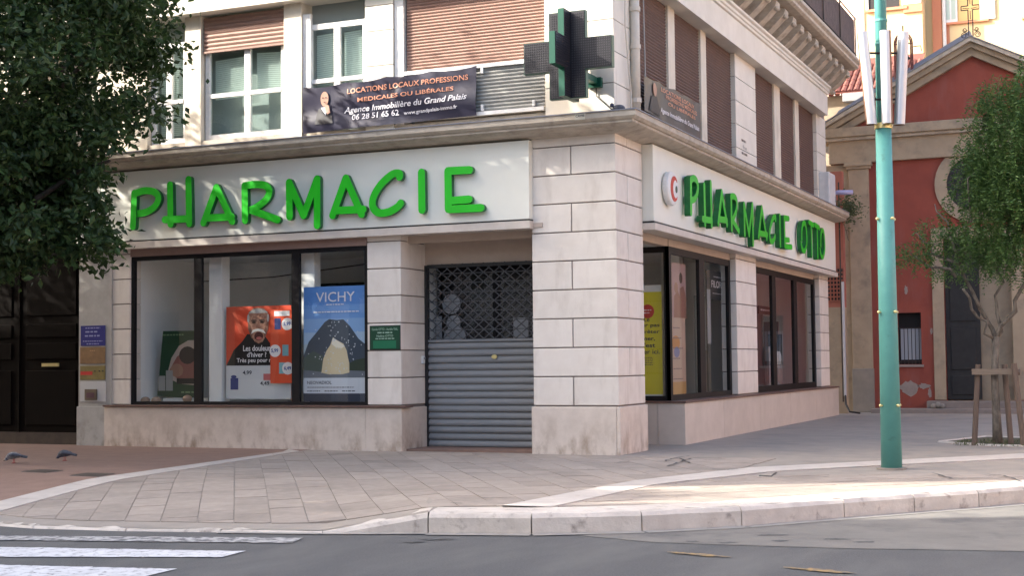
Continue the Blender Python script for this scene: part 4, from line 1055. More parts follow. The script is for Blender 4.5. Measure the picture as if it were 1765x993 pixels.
poly(F3, rect(A0+w_*.5, A1, B0+h_*.22, B0+h_*.3), .011, pm('jumper', 22, 20, 22), gp_, 'printed_label')
for k, (s, hh_) in enumerate(((.02, .22), (.22, .3))):
    j = MB().prism(F3, rect(A0+w_*s, A0+w_*(s+.18), B0+h_*.12, B0+h_*(.12+hh_)), .012, .015).build('printed_jar', pm('jar', 165, 165, 160), gp_)
dx = thing('display_box', 'low white display box with round jars on the shop window floor', 'display', (-8.2, .3, .72))
MB().box(WORLD, -8.6, -7.8, .28, .5, .72, .84).build('tray', M['white_frame'], dx)
for i, x in enumerate((-8.95, -8.72, -8.05)):
    MB().ball((x, .24, .80 if i < 2 else .83), .085, sz=.8, seg=12, rings=8).build('jar', pm('jarbeige', 170, 140, 118), dx, smooth=True)
# green shop plate by the entrance
def plaque(name, label, fr, px, mt_, lines, tm, y, cat='plaque', border=None):
    c = [fx(x, yy, y) for x, yy in px]; a0, a1, b0, b1 = c[0][0], c[1][0], c[1][1], c[0][1]
    o = MB().box(fr, a0, a1, b0, b1, -.012, 0).build(name, mt_, bevel=.003); tag(o, label, cat)
    if border: MB().box(fr, a0-.012, a1+.012, b0-.012, b1+.012, -.014, -.004).build('border', border, o)
    for (t, s, tt, ww, hh_) in lines: text(t, fr, a0+(a1-a0)*s, b0+(b1-b0)*tt, (a1-a0)*ww, (b1-b0)*hh_, .002, tm, o, bold=.01)
    return o, a0, a1, b0, b1
o, a0, a1, b0, b1 = plaque('name_plate', 'dark green name plate with pale lettering by the entrance shutter', FRONT(-.015), ((638, 563), (689, 602)), pm('plategreen', 10, 62, 42), [('Carole OTTO - Aurélie VIAL', .06, .82, .88, .1), ('~', .25, .68, .5, .09), ('Nadine OTTO', .22, .53, .56, .1), ('~', .18, .43, .64, .07)], pm('platetext', 150, 180, 160), -.015, border=M['black'])
poly(FRONT(-.015), rect(a0+(a1-a0)*.1, a0+(a1-a0)*.88, b0+(b1-b0)*.04, b0+(b1-b0)*.38), .003, pm('platelight', 20, 105, 72), o, 'printed_field')
# plates by the tall door
FP = FRONT(-.036)
bl = pm('plateblue', 32, 36, 118)
o, *_ = plaque('name_plate', 'dark blue enamel name plate on the grey wall by the dark door', FP, ((139, 562), (181, 596)), bl, [('~', .2, .84, .6, .09), ('~', .2, .64, .5, .12), ('~', .18, .44, .6, .12), ('~', .1, .2, .8, .07), ('~', .25, .06, .5, .08)], pm('platew', 140, 145, 190), -.036)
o, *_ = plaque('name_plate', 'blank copper brown plate below the blue plate', FP, ((138, 599), (181, 627)), mat('copper_plate', (.26, .155, .075), .4, (.20, .12, .06), 10), [('~', .4, .75, .2, .08)], pm('platebr', 190, 150, 110), -.036)
o, a0, a1, b0, b1 = plaque('bell_plate', 'brass entry panel with a red sticker beside the dark door', FP, ((138, 631), (181, 655)), mat('brass_plate', (.24, .19, .07), .4, (.18, .14, .05), 10), [], None, -.036, cat='panel')
poly(FP, rect(a0+.01, a0+(a1-a0)*.5, b0+(b1-b0)*.35, b0+(b1-b0)*.6), .003, pm('redst', 190, 50, 45), o, 'red_sticker')
for k in (.6, .78, .92): MB().ball(FP.P(a0+(a1-a0)*k, b0+(b1-b0)*.62, .005), .014, seg=8).build('button', M['black'], o)
o, a0, a1, b0, b1 = plaque('intercom_panel', 'white panel with a small brown intercom below the brass panel', FP, ((138, 658), (182, 693)), pm('platewhite', 190, 190, 190), [], None, -.036, cat='intercom')
MB().box(FP, a0+(a1-a0)*.22, a0+(a1-a0)*.68, b0+(b1-b0)*.08, b0+(b1-b0)*.62, 0, .03).build('intercom', mat('intercom', (.12, .09, .06), .5), o, bevel=.005)
poly(FP, rect(a0+(a1-a0)*.3, a0+(a1-a0)*.6, b0+(b1-b0)*.2, b0+(b1-b0)*.45), .033, pm('lens', 90, 60, 70), o, 'screen')
# small number plate on the ledge
nf = FRONT(-.505); c = [fx(x, y, -.505) for x, y in ((991, 207), (1009, 195))]
npn = tag(MB().box(nf, c[0][0], c[1][0], c[0][1], c[1][1], -.004, .01).build('ledge_plate', pm('plateoff', 185, 180, 165)), 'tiny cream plate with black letters on the ledge edge below the cross', 'plate')
text('CAVIS', nf, c[0][0]+.015, c[1][1]-.05, (c[1][0]-c[0][0])-.03, .035, .012, pm('ink', 40, 45, 60), npn, bold=.02)
# posters of the side bay
F4 = FRONT(3.10); c = [fx(x, y, 3.10) for x, y in ((1143, 684), (1143, 491))]
A1 = c[0][0]; A0 = A1-.85; B0, B1 = c[0][1], c[1][1]; w_, h_ = A1-A0, B1-B0
yp = poster('poster', 'yellow stop smoking poster with navy slogan in the side bay', 'poster', F4, rect(A0, A1, B0, B1), pm('yellow', 205, 195, 45))
poly(F4, rect(A0, A1, B1-h_*.06, B1), .002, pm('paper2', 205, 208, 205), yp, 'printed_border'); poly(F4, rect(A0, A1, B0, B0+h_*.02), .002, pm('paper2', 205, 208, 205), yp, 'printed_border')
NAVY = pm('navy', 38, 36, 70)
poly(F4, ell(*q(.70, .765), .12, .12, 20), .003, pm('badge', 180, 50, 40), yp, 'printed_badge'); text('~', F4, *q(.62, .77), w_*.16, h_*.014, .005, WHT, yp, bold=.02); text('~', F4, *q(.62, .745), w_*.13, h_*.014, .005, WHT, yp, bold=.02)
for k, (t, ww) in enumerate((('Le', .12), ('premier pas', .74), ('pour arrêter', .80), ('de fumer,', .58), ("c'est", .30), ("d'entrer ici.", .72))):
    text(t, F4, A0+w_*(.95-ww if k else .72) - (0 if k in (1, 2, 5) else w_*.1), B0+h_*(.672-.058*k), w_*ww, h_*.042, .004, NAVY, yp, bold=.012)
for k in range(5): text('~', F4, *q(.30, .345-.016*k), w_*.5, h_*.009, .004, NAVY, yp)
F5 = RIGHT(-.32)
def rpts(px, x0): return [rx(x, y, x0) for x, y in px]
c = rpts(((1159, 684), (1183, 681), (1183, 549), (1159, 551)), -.32); A0, A1 = c[0][0], c[1][0]; B0, B1 = c[0][1], c[2][1]; w_, h_ = A1-A0, B1-B0
bp = poster('poster', 'beige sun care poster with an orange sphere in the side window', 'poster', F5, rect(A0, A1, B0, B1), pm('beige', 205, 182, 165))
poly(F5, ell(*q(.3, .68), w_*.28, h_*.09, 18), .003, pm('sph', 215, 150, 80), bp, 'printed_sphere'); poly(F5, ell(*q(.35, .56), w_*.2, h_*.07, 14), .004, pm('sphb', 130, 140, 190), bp, 'printed_sphere')
poly(F5, rect(A0, A1, B0, B0+h_*.18), .003, pm('sand', 205, 165, 105), bp, 'printed_sand')
for k in range(6): text('~', F5, *q(.08, .86-.13*k), w_*(.5+.1*(k % 3)), h_*.02, .005, pm('greyink', 110, 105, 125), bp)
c = rpts(((1159, 548), (1183, 546), (1183, 457), (1159, 450)), -.325); F5b = RIGHT(-.325)
A0, A1 = c[0][0], c[1][0]; B0, B1 = c[0][1], c[2][1]; w_, h_ = A1-A0, B1-B0
pp = poster('poster', 'pale pink photo poster of two women above the beige poster', 'poster', F5b, rect(A0, A1, B0, B1), pm('rosephoto', 195, 165, 165))
poly(F5b, [q(.1, 0), q(.15, .4), q(.4, .5), q(.6, .35), q(.6, 0)], .003, pm('skin3', 165, 120, 105), pp, 'printed_woman'); poly(F5b, ell(*q(.28, .55), w_*.13, h_*.1, 12), .004, pm('skin3b', 180, 140, 122), pp, 'printed_face')
poly(F5b, [q(.5, 0), q(.55, .55), q(.8, .6), q(1, .4), q(1, 0)], .004, pm('skin4', 150, 110, 98), pp, 'printed_woman'); poly(F5b, ell(*q(.62, .74), w_*.12, h_*.1, 12), .005, pm('darkhair', 45, 32, 32), pp, 'printed_hair')
fl = thing('shop_display', 'black panel with white FILORGA lettering in the side window', 'display', (-.3, 6.2, .75))
F6 = RIGHT(-.30); c = rpts(((1219, 515), (1260, 515), (1260, 480), (1219, 477)), -.30); A0, A1 = c[0][0], c[1][0]+.1; B0, B1 = c[0][1], c[2][1]+.08
MB().box(F6, A0, A1, B0, B1, -.03, 0).build('panel', M['black'], fl); w_, h_ = A1-A0, B1-B0
text('FILORGA', F6, *q(.16, .42), w_*.62, h_*.25, .004, WHT, fl, bold=.02); text('~', F6, *q(.25, .78), w_*.42, h_*.05, .004, WHT, fl); text('~', F6, *q(.2, .2), w_*.5, h_*.04, .004, WHT, fl)
MB().box(F6, A0, A0+.14, .75, B0, -.03, 0).build('upright', M['black'], fl); MB().box(F6, A0-.1, A0+.12, 1.72, B0+.18, .02, .03).build('side_strip', pm('strip', 165, 165, 170), fl)
MB().box(F6, A0+.14, A0+.45, .75, 1.6, -.2, -.1).build('product_photo', pm('prod', 40, 40, 45), fl); MB().prism(F6, ell(A0+.3, 1.25, .07, .3, 12), -.1, -.09).build('printed_bottle', pm('prodb', 120, 120, 125), fl)
fl2 = thing('shop_display', 'narrow black header panel with white lettering in the far side window', 'display', (-.3, 9.6, .75))
c = rpts(((1308, 541), (1333, 541), (1333, 531), (1308, 527)), -.30); A0, A1 = c[0][0], c[1][0]; B0, B1 = c[0][1], c[3][1]; w_, h_ = A1-A0, B1-B0
MB().box(F6, A0, A1, B0, B1, -.03, 0).build('panel', M['black'], fl2); text('~', F6, *q(.12, .4), w_*.6, h_*.3, .004, WHT, fl2, bold=.02)
MB().box(F6, A1-.12, A1, .75, B0, -.03, -.002).build('upright', M['black'], fl2); MB().box(F6, A1-.3, A1-.14, .75, 1.7, -.1, -.05).build('side_strip', pm('strip', 165, 165, 170), fl2)
st = thing('window_stand', 'dark display stand with pale bottles inside the far side window', 'display', (-.5, 12.2, .7))
MB().box(WORLD, -.8, -.4, 11.8, 12.4, .7, 1.3).build('base', M['grey_wall'], st); MB().box(WORLD, -.75, -.45, 12.5, 12.62, .9, 2.0).build('back', M['dark_in'], st)
for i in range(4): MB().tube([(-.45, 11.85+.15*i, 1.3), (-.45, 11.85+.15*i, 1.5), (-.45, 11.85+.15*i, 1.6)], [.05, .05, .02], 8).build('bottle', M['white_frame'], st)

# ================================================================== PIPES, BOX, CAMERA
dp = thing('drain_pipe', 'cream drain pipe on the corner above the ledge', 'pipe', (.06, .8, 5.15))
MB().tube([(.07, .80, 5.16), (.07, .80, 7.5)], .075, 12).build('pipe', M['pvc'], dp, smooth=True)
for z in (5.45, 6.3, 6.9): MB().tube([(.07, .80, z), (.07, .80, z+.07)], .092, 12).build('collar', M['pvc'], dp)
MB().tube([(.06, .42, 7.4), (.05, .40, 6.6), (.06, .5, 6.0), (.05, .62, 5.6), (.06, .60, 5.2)], .014, 6).build('cable', M['pvc'], dp)
MB().tube([(.15, 1.0, 7.4), (.16, 1.0, 6.5), (.15, 1.05, 5.9)], .01, 6).build('cable', M['grey_wall'], dp)
pg_ = thing('perched_pigeon', 'small dark pigeon resting on the ledge corner', 'pigeon', (.12, -.1, 5.15))
MB().ball((.1, -.1, 5.215), .07, sx=1.5, sz=.85, seg=12, rings=8).build('body', M['pigeon'], pg_, smooth=True)
MB().ball((.0, -.12, 5.27), .035, seg=8).build('head', M['pigeon_n'], pg_, smooth=True)
ab = thing('wall_cabinet', 'pale grey cabinet on the far corner of the side front', 'cabinet', (.1, 15.4, 5.2))
MB().box(WORLD, .0, .26, 14.98, 15.75, 5.22, 6.05).build('case', M['acbox'], ab, bevel=.02)
MB().box(WORLD, .262, .27, 15.03, 15.70, 5.27, 6.0).build('door', M['acbox'], ab)
MB().box(WORLD, .27, .29, 15.6, 15.65, 5.35, 5.5).build('handle', M['grey_wall'], ab)
cm = thing('security_camera', 'lavender security camera tube sticking out beside the grey cabinet', 'lamp', (.2, 15.9, 5.6))  # stands for a security camera, gives no light
MB().tube([(.26, 15.9, 5.62), (.62, 16.1, 5.63)], .06, 12).build('tube', M['lav'], cm, smooth=True); MB().box(WORLD, .0, .28, 15.85, 15.95, 5.58, 5.66).build('bracket', M['lav'], cm)

# ================================================================== PIGEONS
def pigeon(loc, rz, mt_, label):
    r = thing('pigeon', label, 'pigeon', loc, 'pigeons on the terracotta paving'); L = Vector(loc); R_ = Matrix.Rotation(rz, 3, 'Z')
    def T(p): return L + R_ @ (Vector(p)*.8)
    mb = MB()
    mb.tube([T(p) for p in ((-.16, 0, .125), (-.10, 0, .13), (-.04, 0, .14), (.03, 0, .14), (.08, 0, .125), (.115, 0, .10), (.135, 0, .075), (.155, 0, .062), (.168, 0, .055))], [.01, .028, .046, .054, .048, .034, .021, .022, .011], 12)
    mb.build('body', mt_, r, smooth=True)
    for s in (-1, 1):
        w = MB(); w.tube([T(p) for p in ((.07, s*.055, .15), (.0, s*.07, .155), (-.08, s*.055, .145), (-.15, s*.02, .13))], [.016, .027, .021, .005], 8); w.build('wing', M['pigeon'], r, smooth=True)
        MB().tube([T((.0, s*.03, .09)), T((.01, s*.03, .0))], .006, 5).build('leg', M['pigeon_l'], r)
        MB().tube([T((-.02, s*.03, .004)), T((.035, s*.03, .004))], .006, 5).build('foot', M['pigeon_l'], r)
    t = MB(); t.tube([T((-.13, 0, .128)), T((-.24, 0, .105))], [.022, .018], 8); t.build('tail', M['pigeon'], r)
    MB().tube([T((.165, 0, .056)), T((.195, 0, .04))], [.008, .002], 6).build('beak', M['black'], r)
    MB().tube([T((.11, 0, .104)), T((.138, 0, .075))], [.0345, .0235], 10).build('neck_band', M['pigeon_n'], r)
x, y = gz(24, 800); pigeon((x, y, .01), math.radians(205), M['pigeon_w'], 'mottled pale pigeon pecking on the terracotta paving')
x, y = gz(112, 796); pigeon((x, y, .01), math.radians(190), M['pigeon'], 'dark blue-grey pigeon pecking on the terracotta paving')

# ================================================================== LAMP POST
lx, ly = gz(1537, 809)
lp = thing('lamp_post', 'turquoise steel lamp post with brass knobs and three metal shells', 'lamp post', (lx, ly, 0))
def lz(px_y): return fx(1537, px_y, ly)[1]
MB().tube([(lx, ly, .0), (lx, ly, .02)], [.19, .19], 20).build('base_plate', M['pave'], lp)
zt2 = lz(218)
MB().tube([(lx, ly, .01), (lx-.0, ly, zt2)], [.132, .10], 16).build('shaft', M['pole'], lp, smooth=True)
MB().tube([(lx, ly, zt2-.02), (lx, ly, zt2+.05)], [.112, .112], 16).build('collar', M['brass'], lp)
MB().tube([(lx, ly, zt2+.05), (lx, ly, 9.0)], [.085, .055], 14).build('upper_shaft', M['pole'], lp, smooth=True)
for z, r_ in ((5.75, .085), (5.45, .085)): MB().tube([(lx, ly, z), (lx, ly, z+.03)], r_, 14).build('ring', M['pole'], lp)
right = Vector((RT.x, RT.y, 0)).normalized(); tow = Vector((-FW.x, -FW.y, 0)).normalized()
for yy in (377, 538, 699, 214):
    z = lz(yy)
    rr = .132-.032*z/zt2
    for k in range(4):
        t = math.radians(45+90*k+20); d = right*math.cos(t)+tow*math.sin(t)
        c = Vector((lx, ly, z))+d*(rr+.012); MB().tube([c-d*.02, c+d*.012], .012, 8).build('stem', M['brass'], lp)
        MB().ball(c+d*.016, .021, seg=10, rings=6).build('knob', M['brass'], lp, smooth=True)
def shell(x_top, x_bot, depth, turn):
    z0, z1 = zt2+.02, lz(56); pt = Vector((lx, ly, 0))+right*x_top+tow*depth; pb_ = Vector((lx, ly, 0))+right*x_bot+tow*depth
    mb = MB(); N = 24; R1 = .070
    for i in range(N):
        for (k0, k1) in ((i, i+1),):
            q0 = []
            for (zz, base) in ((z0, pb_), (z1, pt)):
                for k in (k0, k1):
                    a = 2*math.pi*k/N+turn; q0.append(base+(right*math.cos(a)+tow*math.sin(a))*R1+Vector((0, 0, zz)))
            mid = 2*math.pi*(i+.5)/N
            mb.face([q0[0], q0[1], q0[3], q0[2]], 0 if mid < math.pi else 1)
    mb.build('shell', [M['silver'], M['rust']], lp)
shell(-.27, -.175, .10, math.radians(-25)+math.radians(0)); shell(.012, .012, .16, math.radians(62)); shell(.27, .19, .06, math.radians(20))
for z in (zt2+.35, zt2+.95): MB().tube([Vector((lx, ly, z))-right*.22+tow*.08, Vector((lx, ly, z))+right*.22+tow*.05], .015, 6).build('arm', M['iron'], lp)

# ================================================================== CHURCH
YC = 18.0
ch = thing('church', 'small red church front with beige pediment and half-open grey door', 'church', (3.4, YC, 0))
FC = FRONT(YC)
XC = 3.42
def cbox(name, mt_, a0, a1, b0, b1, c0, c1, **k): return MB().box(FC, a0, a1, b0, b1, c0, c1).build(name, M[mt_], ch, **k)
# red wall with openings for door and little window
mb = MB()
WX0, WX1 = -.2, 7.1
wa, wb, wc, wd = 1.36, 1.96, 1.25, 2.6
da_, db_ = 2.56, 4.22
mb.box(FC, WX0, wa, 0, 7.0, -.4, 0); mb.box(FC, wa, wb, 0, wc, -.4, 0); mb.box(FC, wa, wb, wd, 7.0, -.4, 0); mb.box(FC, wb, da_, 0, 7.0, -.4, 0)
mb.box(FC, da_, db_, 4.75, 7.0, -.4, 0); mb.box(FC, db_, WX1, 0, 7.0, -.4, 0)
mb.build('wall', M['red'], ch)
mb = MB(); mb.box(WORLD, -.2, 7.1, YC+.4, YC+14, 0, 7.2); mb.build('nave', M['church'], ch)
for x0, x1 in ((.2, .72), (6.1, 6.62)):
    cbox('pilaster', 'church', x0, x1, .0, 6.45, .0, .12, bevel=.01); cbox('capital', 'church', x0-.06, x1+.06, 6.45, 6.52, .0, .17, bevel=.008); cbox('capital', 'church', x0-.1, x1+.1, 6.52, 6.62, .0, .22, bevel=.01)
    cbox('pilaster_base', 'church_dark', x0-.02, x1+.02, 0, 1.15, .0, .135, bevel=.01)
cbox('side_pier', 'church', -.45, .199, 0, 6.6, -.3, .02)
cbox('architrave', 'church', -.3, 7.1, 6.62, 7.22, -.3, .14, bevel=.01)
cbox('cornice', 'cornice', -.42, 7.25, 7.22, 7.30, -.3, .26, bevel=.01); cbox('cornice', 'church', -.5, 7.34, 7.30, 7.55, -.3, .36, bevel=.015)
apex = 9.62
xl_, xr_ = -.42, 2*XC+.42
mb = MB(); mb.prism(FC, [(.1, 7.5), (2*XC-.1, 7.5), (XC, 9.25)], -.3, .02); mb.build('tympanum', M['red'], ch)
def rake(dz0, dz1, c1, name, mt_, ext=0.):
    for s in (-1, 1):
        xe = XC+s*(XC-xl_+ext); mb = MB(); mb.prism(FC, [(xe, 7.58+dz0-.05*ext), (XC, apex+dz0), (XC, apex+dz1), (xe, 7.58+dz1-.05*ext)], -.3, c1); mb.build(name, M[mt_], ch)
rake(-.42, -.22, .18, 'raking_cornice', 'church'); rake(-.22, -.08, .30, 'raking_cornice', 'church', .05); rake(-.08, .03, .42, 'raking_cornice', 'cornice', .1); rake(.03, .06, .45, 'roof_edge', 'zinc', .12)
mb = MB()
for s in (-1, 1):
    xe = XC+s*4.2
    mb.face([(XC, YC+.3, apex+.05), (xe, YC+.3, 7.55), (xe, YC+14, 7.55), (XC, YC+14, apex+.05)])
mb.build('roof', M['slate'], ch)
# taller slate gable behind, its left slope shows above the front
mb = MB(); mb.prism(FRONT(YC+1.6), [(-1.0, 7.4), (-.35, 8.35), (XC-.2, 10.25), (XC-.2, 7.4)], -3, 0); mb.build('rear_gable', M['slate'], ch)
# door, jambs, oculus
cbox('jamb', 'church', 2.27, 2.56, .32, 4.75, -.05, .06, bevel=.01); cbox('jamb', 'church', 4.22, 4.52, .32, 4.75, -.05, .06, bevel=.01); cbox('door_lintel', 'church', 2.27, 4.52, 4.5, 4.78, -.05, .065, bevel=.01)
cbox('doorway', 'dark_in', 2.3, 4.5, .3, 4.75, -1.2, -1.1)
lf = cbox('door_leaf', 'church_door', 2.57, 3.42, .33, 4.5, -.22, -.15)
for z0, z1 in ((.45, .95), (1.1, 2.2), (2.35, 4.3)): MB().box(FC, 2.68, 3.32, z0, z1, -.15, -.125).build('panel', M['church_door'], lf, bevel=.02)
rg = ell(XC, 5.9, 1.02, 1.02, 40); rgi = ell(XC, 5.9, .72, .72, 40)
mb = MB()
for i in range(40):
    j = (i+1) % 40; mb.prism(FC, [rg[i], rg[j], rgi[j], rgi[i]], .0, .07)
mb.build('oculus_surround', M['church'], ch)
MB().prism(FC, rgi, .002, .012).build('oculus_pane', M['dark_in'], ch)
# little barred window
wn = cbox('window', 'frame', wa, wb, wc, wd, -.22, -.2)
MB().box(FC, wa+.04, wb-.03, wc+.12, wd-.42, -.2, -.19).build('pane', pm('milkglass', 165, 172, 180), wn)
for k in range(6): MB().tube([FC.P(wa+.06+.095*k, wc, -.06), FC.P(wa+.06+.095*k, wd-.4, -.06)], .010, 6).build('bar', M['iron'], wn)
for z in (wc+.05, wd-.42): MB().box(FC, wa, wb, z, z+.03, -.07, -.05).build('bar', M['iron'], wn)
cbox('window_sill', 'red_patch', wa-.03, wb+.05, wc-.07, wc-.01, -.2, .05)
random.seed(11)
for (cx_, cz, ra, rb) in ((1.62, .62, .27, .22), (2.0, .68, .16, .09), (2.14, .5, .06, .14), (2.22, 2.1, .04, .1), (1.6, 3.2, .05, .12)):
    pts = [(cx_+ra*random.uniform(.6, 1.1)*math.cos(2*math.pi*i/18), cz+rb*random.uniform(.6, 1.1)*math.sin(2*math.pi*i/18)) for i in range(18)]
    MB().prism(FC, pts, .0, .006).build('bare_plaster', M['red_patch'], ch)
cbox('step', 'step', 2.1, 4.7, 0, .30, .0, .35, bevel=.015); cbox('step', 'step', .75, 7.0, -.05, .11, .0, .75, bevel=.015)
ST = thing('curled_scroll', 'small carved scroll stone at the foot of the church door jamb', 'stone', (2.4, YC-.4, .11))
for i in range(3): MB().ball((2.28+.11*i, YC-.42, .17+.03*(i == 1)), .075, seg=8).build('lobe', M['church_dark'], ST, smooth=True)
# iron cross on the apex
ic = thing('iron_cross', 'open wrought-iron cross with scrolls on the church gable', 'cross', (XC, YC-.2, apex))
def bar(p0, p1, r_=.014, par=ic, name='bar'): MB().tube([FC.P(*p0, .2), FC.P(*p1, .2)], r_, 5).build(name, M['iron'], par)
zb0 = apex+.05; zt0 = zb0+1.08; zr = zb0+.72; g_ = .055; arm = .225
for s in (-1, 1): bar((XC+s*g_, zb0), (XC+s*g_, zr)); bar((XC+s*g_, zr+.11), (XC+s*g_, zt0)); 
bar((XC-g_, zt0), (XC+g_, zt0))
for s in (-1, 1):
    for z in (zr, zr+.11): bar((XC+s*g_, z), (XC+s*arm, z))
    bar((XC+s*arm, zr), (XC+s*arm, zr+.11)); bar((XC+s*.02, zr+.03), (XC+s*(arm-.04), zr+.055), .009)
    for (dz, rr, hand) in ((.06, .085, 1), (.20, .06, -1)):
        pts = []
        for i in range(18):
            a = i/17*1.6*2*math.pi; r0 = rr*(1-.65*i/17)
            pts.append(FC.P(XC+s*(g_+.01+rr+.02 - r0*math.cos(a)), zb0+dz+hand*r0*math.sin(a), .2))
        MB().tube(pts, .010, 5).build('scroll', M['iron'], ic, smooth=True)
bar((XC, zr+.15), (XC, zt0-.03), .010); bar((XC, zr-.25), (XC, zr-.03), .010); bar((XC-g_, zr-.28), (XC+g_, zr-.28), .009)
# iron bell arch behind the lamp post
ba = thing('bell_arch', 'iron bell arch with hanging bell on the church roof', 'bell arch', (1.55, YC+1.2, 8.3))
FBA = FRONT(YC+1.2); bx0, bx1 = fx(1541, 60, YC+1.2)[0], fx(1572, 60, YC+1.2)[0]; bz = fx(1556, 75, YC+1.2)[1]; rr = (bx1-bx0)/2
for k in (1., .82):
    pts = [FBA.P(bx0+rr-rr*k, 8.2)]+[FBA.P(bx0+rr-rr*k*math.cos(math.pi*i/12), bz+rr*k*math.sin(math.pi*i/12)*1.25) for i in range(13)]+[FBA.P(bx0+rr+rr*k, 8.2)]
    MB().tube(pts, .022, 6).build('arch', mat('rust_iron', (.13, .035, .03), .7), ba)
for i in range(7):
    a = math.pi*(i+.5)/7; bar_ = MB().tube([FBA.P(bx0+rr-rr*.82*math.cos(a), bz+rr*1.02*math.sin(a)), FBA.P(bx0+rr-rr*math.cos(a), bz+rr*1.25*math.sin(a))], .012, 5).build('tie', M['iron'], ba)
MB().tube([FBA.P(bx0+rr, bz+.02), FBA.P(bx0+rr, bz-.1), FBA.P(bx0+rr, bz-.35), FBA.P(bx0+rr, bz-.42)], [.04, .10, .13, .19], 14).build('bell', M['iron'], ba, smooth=True)
MB().tube([FBA.P(bx0, bz), FBA.P(bx1, bz)], .02, 6).build('yoke', M['iron'], ba); MB().tube([FBA.P(bx0+rr, bz+.5), FBA.P(bx0+rr, bz+rr*1.2)], .02, 6).build('finial', M['iron'], ba)
MB().tube([FBA.P(bx1+.03, bz-.1), FBA.P(bx1+.22, bz-.1), FBA.P(bx1+.24, bz-.25)], .015, 6).build('bracket', M['iron'], ba)

# link wall between shop building and church
lw = thing('link_wall', 'narrow pink and beige wall with claustra between shop and church', 'wall', (.0, 16.95, 0))
MB().box(WORLD, -.8, .2, 16.95, 17.2, 2.75, 6.3).build('upper_wall', mat('pink_wall', (.36, .13, .095), .85, (.32, .11, .08), 3), lw)
MB().box(WORLD, -.8, .2, 16.95, 17.2, 0, 2.75).build('lower_wall', M['church'], lw)
FL = FRONT(16.93)
MB().box(FL, -.25, .19, 2.9, 3.75, -.02, -.005).build('claustra_back', M['dark_in'], lw)
for i in range(8): MB().box(FL, -.25, .19, 2.9+.105*i, 2.935+.105*i, -.004, .04).build('claustra_tile', M['claustra'], lw)
for i in range(6): MB().box(FL, -.25+.085*i, -.222+.085*i, 2.9, 3.75, -.004, .036).build('claustra_tile', M['claustra'], lw)
dr = thing('drain_pipe', 'thin lilac-grey downpipe between the shop and the church', 'pipe', (.2, 16.8, 0))
MB().tube([(.19, 16.8, .45), (.19, 16.8, 3.4)], .035, 8).build('pipe', M['grey_pipe'], dr); MB().tube([(.19, 16.8, .5), (.22, 16.7, .25), (.35, 16.5, .06), (.62, 16.45, .03)], .025, 8).build('hose', M['black'], dr)
MB().tube([(.13, 16.85, .3), (.13, 16.85, 6.0)], .02, 6).build('cable', M['iron'], dr)
def leafcloud(n, fn, size, asp=.5, droop=0.):
    V = []; Fc = []
    for i in range(n):
        p, d = fn()
        if p is None: continue
        if d is None: d = Vector((random.gauss(0, 1), random.gauss(0, 1), random.gauss(-droop, .7))).normalized()
        u = d.cross(Vector((random.gauss(0, 1), random.gauss(0, 1), random.gauss(0, 1))))
        if u.length < 1e-4: continue
        u.normalize(); s = size*random.uniform(.65, 1.35); w = s*asp*.5; b = len(V)
        nrm = d.cross(u)*(.12*s)
        V += [tuple(p), tuple(p+d*s*.45+u*w+nrm), tuple(p+d*s), tuple(p+d*s*.45-u*w+nrm)]
        Fc.append((b, b+1, b+2, b+3))
    return V, Fc
def cloud(name, V, Fc, mt_, parent):
    me = bpy.data.meshes.new(name); me.from_pydata(V, [], Fc); me.materials.append(mt_); return put(name, me, parent)
wd_ = thing('wall_weed', 'straggly green weed growing from the wall beside the church pilaster', 'plant', (.35, 16.7, 5.2))
def wf(): return Vector((.42+random.gauss(0, .17), 16.6+random.gauss(0, .15), 5.25+random.gauss(0, .17))), None
cloud('foliage', *leafcloud(700, wf, .08), M['weed'], wd_)
MB().tube([(.2, 16.9, 5.1), (.35, 16.7, 5.2), (.5, 16.6, 5.3)], .012, 5).build('stem', M['bark'], wd_)
MB().tube([(.2, 16.9, 5.0), (.32, 16.75, 4.7), (.38, 16.7, 4.45)], .01, 5).build('stem', M['bark'], wd_)

# ================================================================== HOUSES BEHIND
th = thing('tiled_house', 'low house with red clay tile roof between the cornice and the church', 'house', (-1.5, 24, 0))
MB().box(WORLD, -6, 1.1, 24, 28, 0, 9.6).build('wall', M['church'], th)
MB().box(WORLD, -1.0, 1.0, 23.7, 24, 9.35, 9.6).build('gutter', M['grey_wall'], th)
t0 = None
for r in range(5):
    for i in range(14):
        z = 9.62+.22*r; y = 23.75+.34*r; x = -1.35+.19*i
        if t0 is None:
            mb = MB(); mb.tube([(0, 0, 0), (0, .42, .27)], [.10, .085], 8, cap=True); t0 = mb.build('roof_tile', M['tile'], th); o = t0
        else: o = t0.copy(); COL.objects.link(o)
        o.location = (x, y, z)
MB().face([(-6, 23.7, 9.6), (1.2, 23.7, 9.6), (1.2, 26, 11.1), (-6, 26, 11.1)]).build('roof', M['tile'], th)
hy = thing('yellow_house', 'tall sunlit pale yellow house with white shutters behind the church', 'house', (4, 36, 0))
FY = FRONT(36.0)
def yx(x, y): return fx(x, y, 36.0)
MB().box(WORLD, -1.4, 14, 36, 46, 0, 20).build('wall', M['yellow_wall'], hy)
xa = yx(1608, 50)[0]; xb = yx(1624, 50)[0]
MB().box(FY, xa, xb, 0, 20, .0, .12).build('quoin', M['orange_wall'], hy); xq = yx(1638, 100)[0]
MB().box(FY, xb+.05, xq, 0, yx(1630, 42)[1], .0, .015).build('orange_panel', M['orange_wall'], hy)
MB().tube([FY.P(xb+.1, 8, .16), FY.P(xb+.1, 20, .16)], .07, 8).build('downpipe', M['white_frame'], hy)
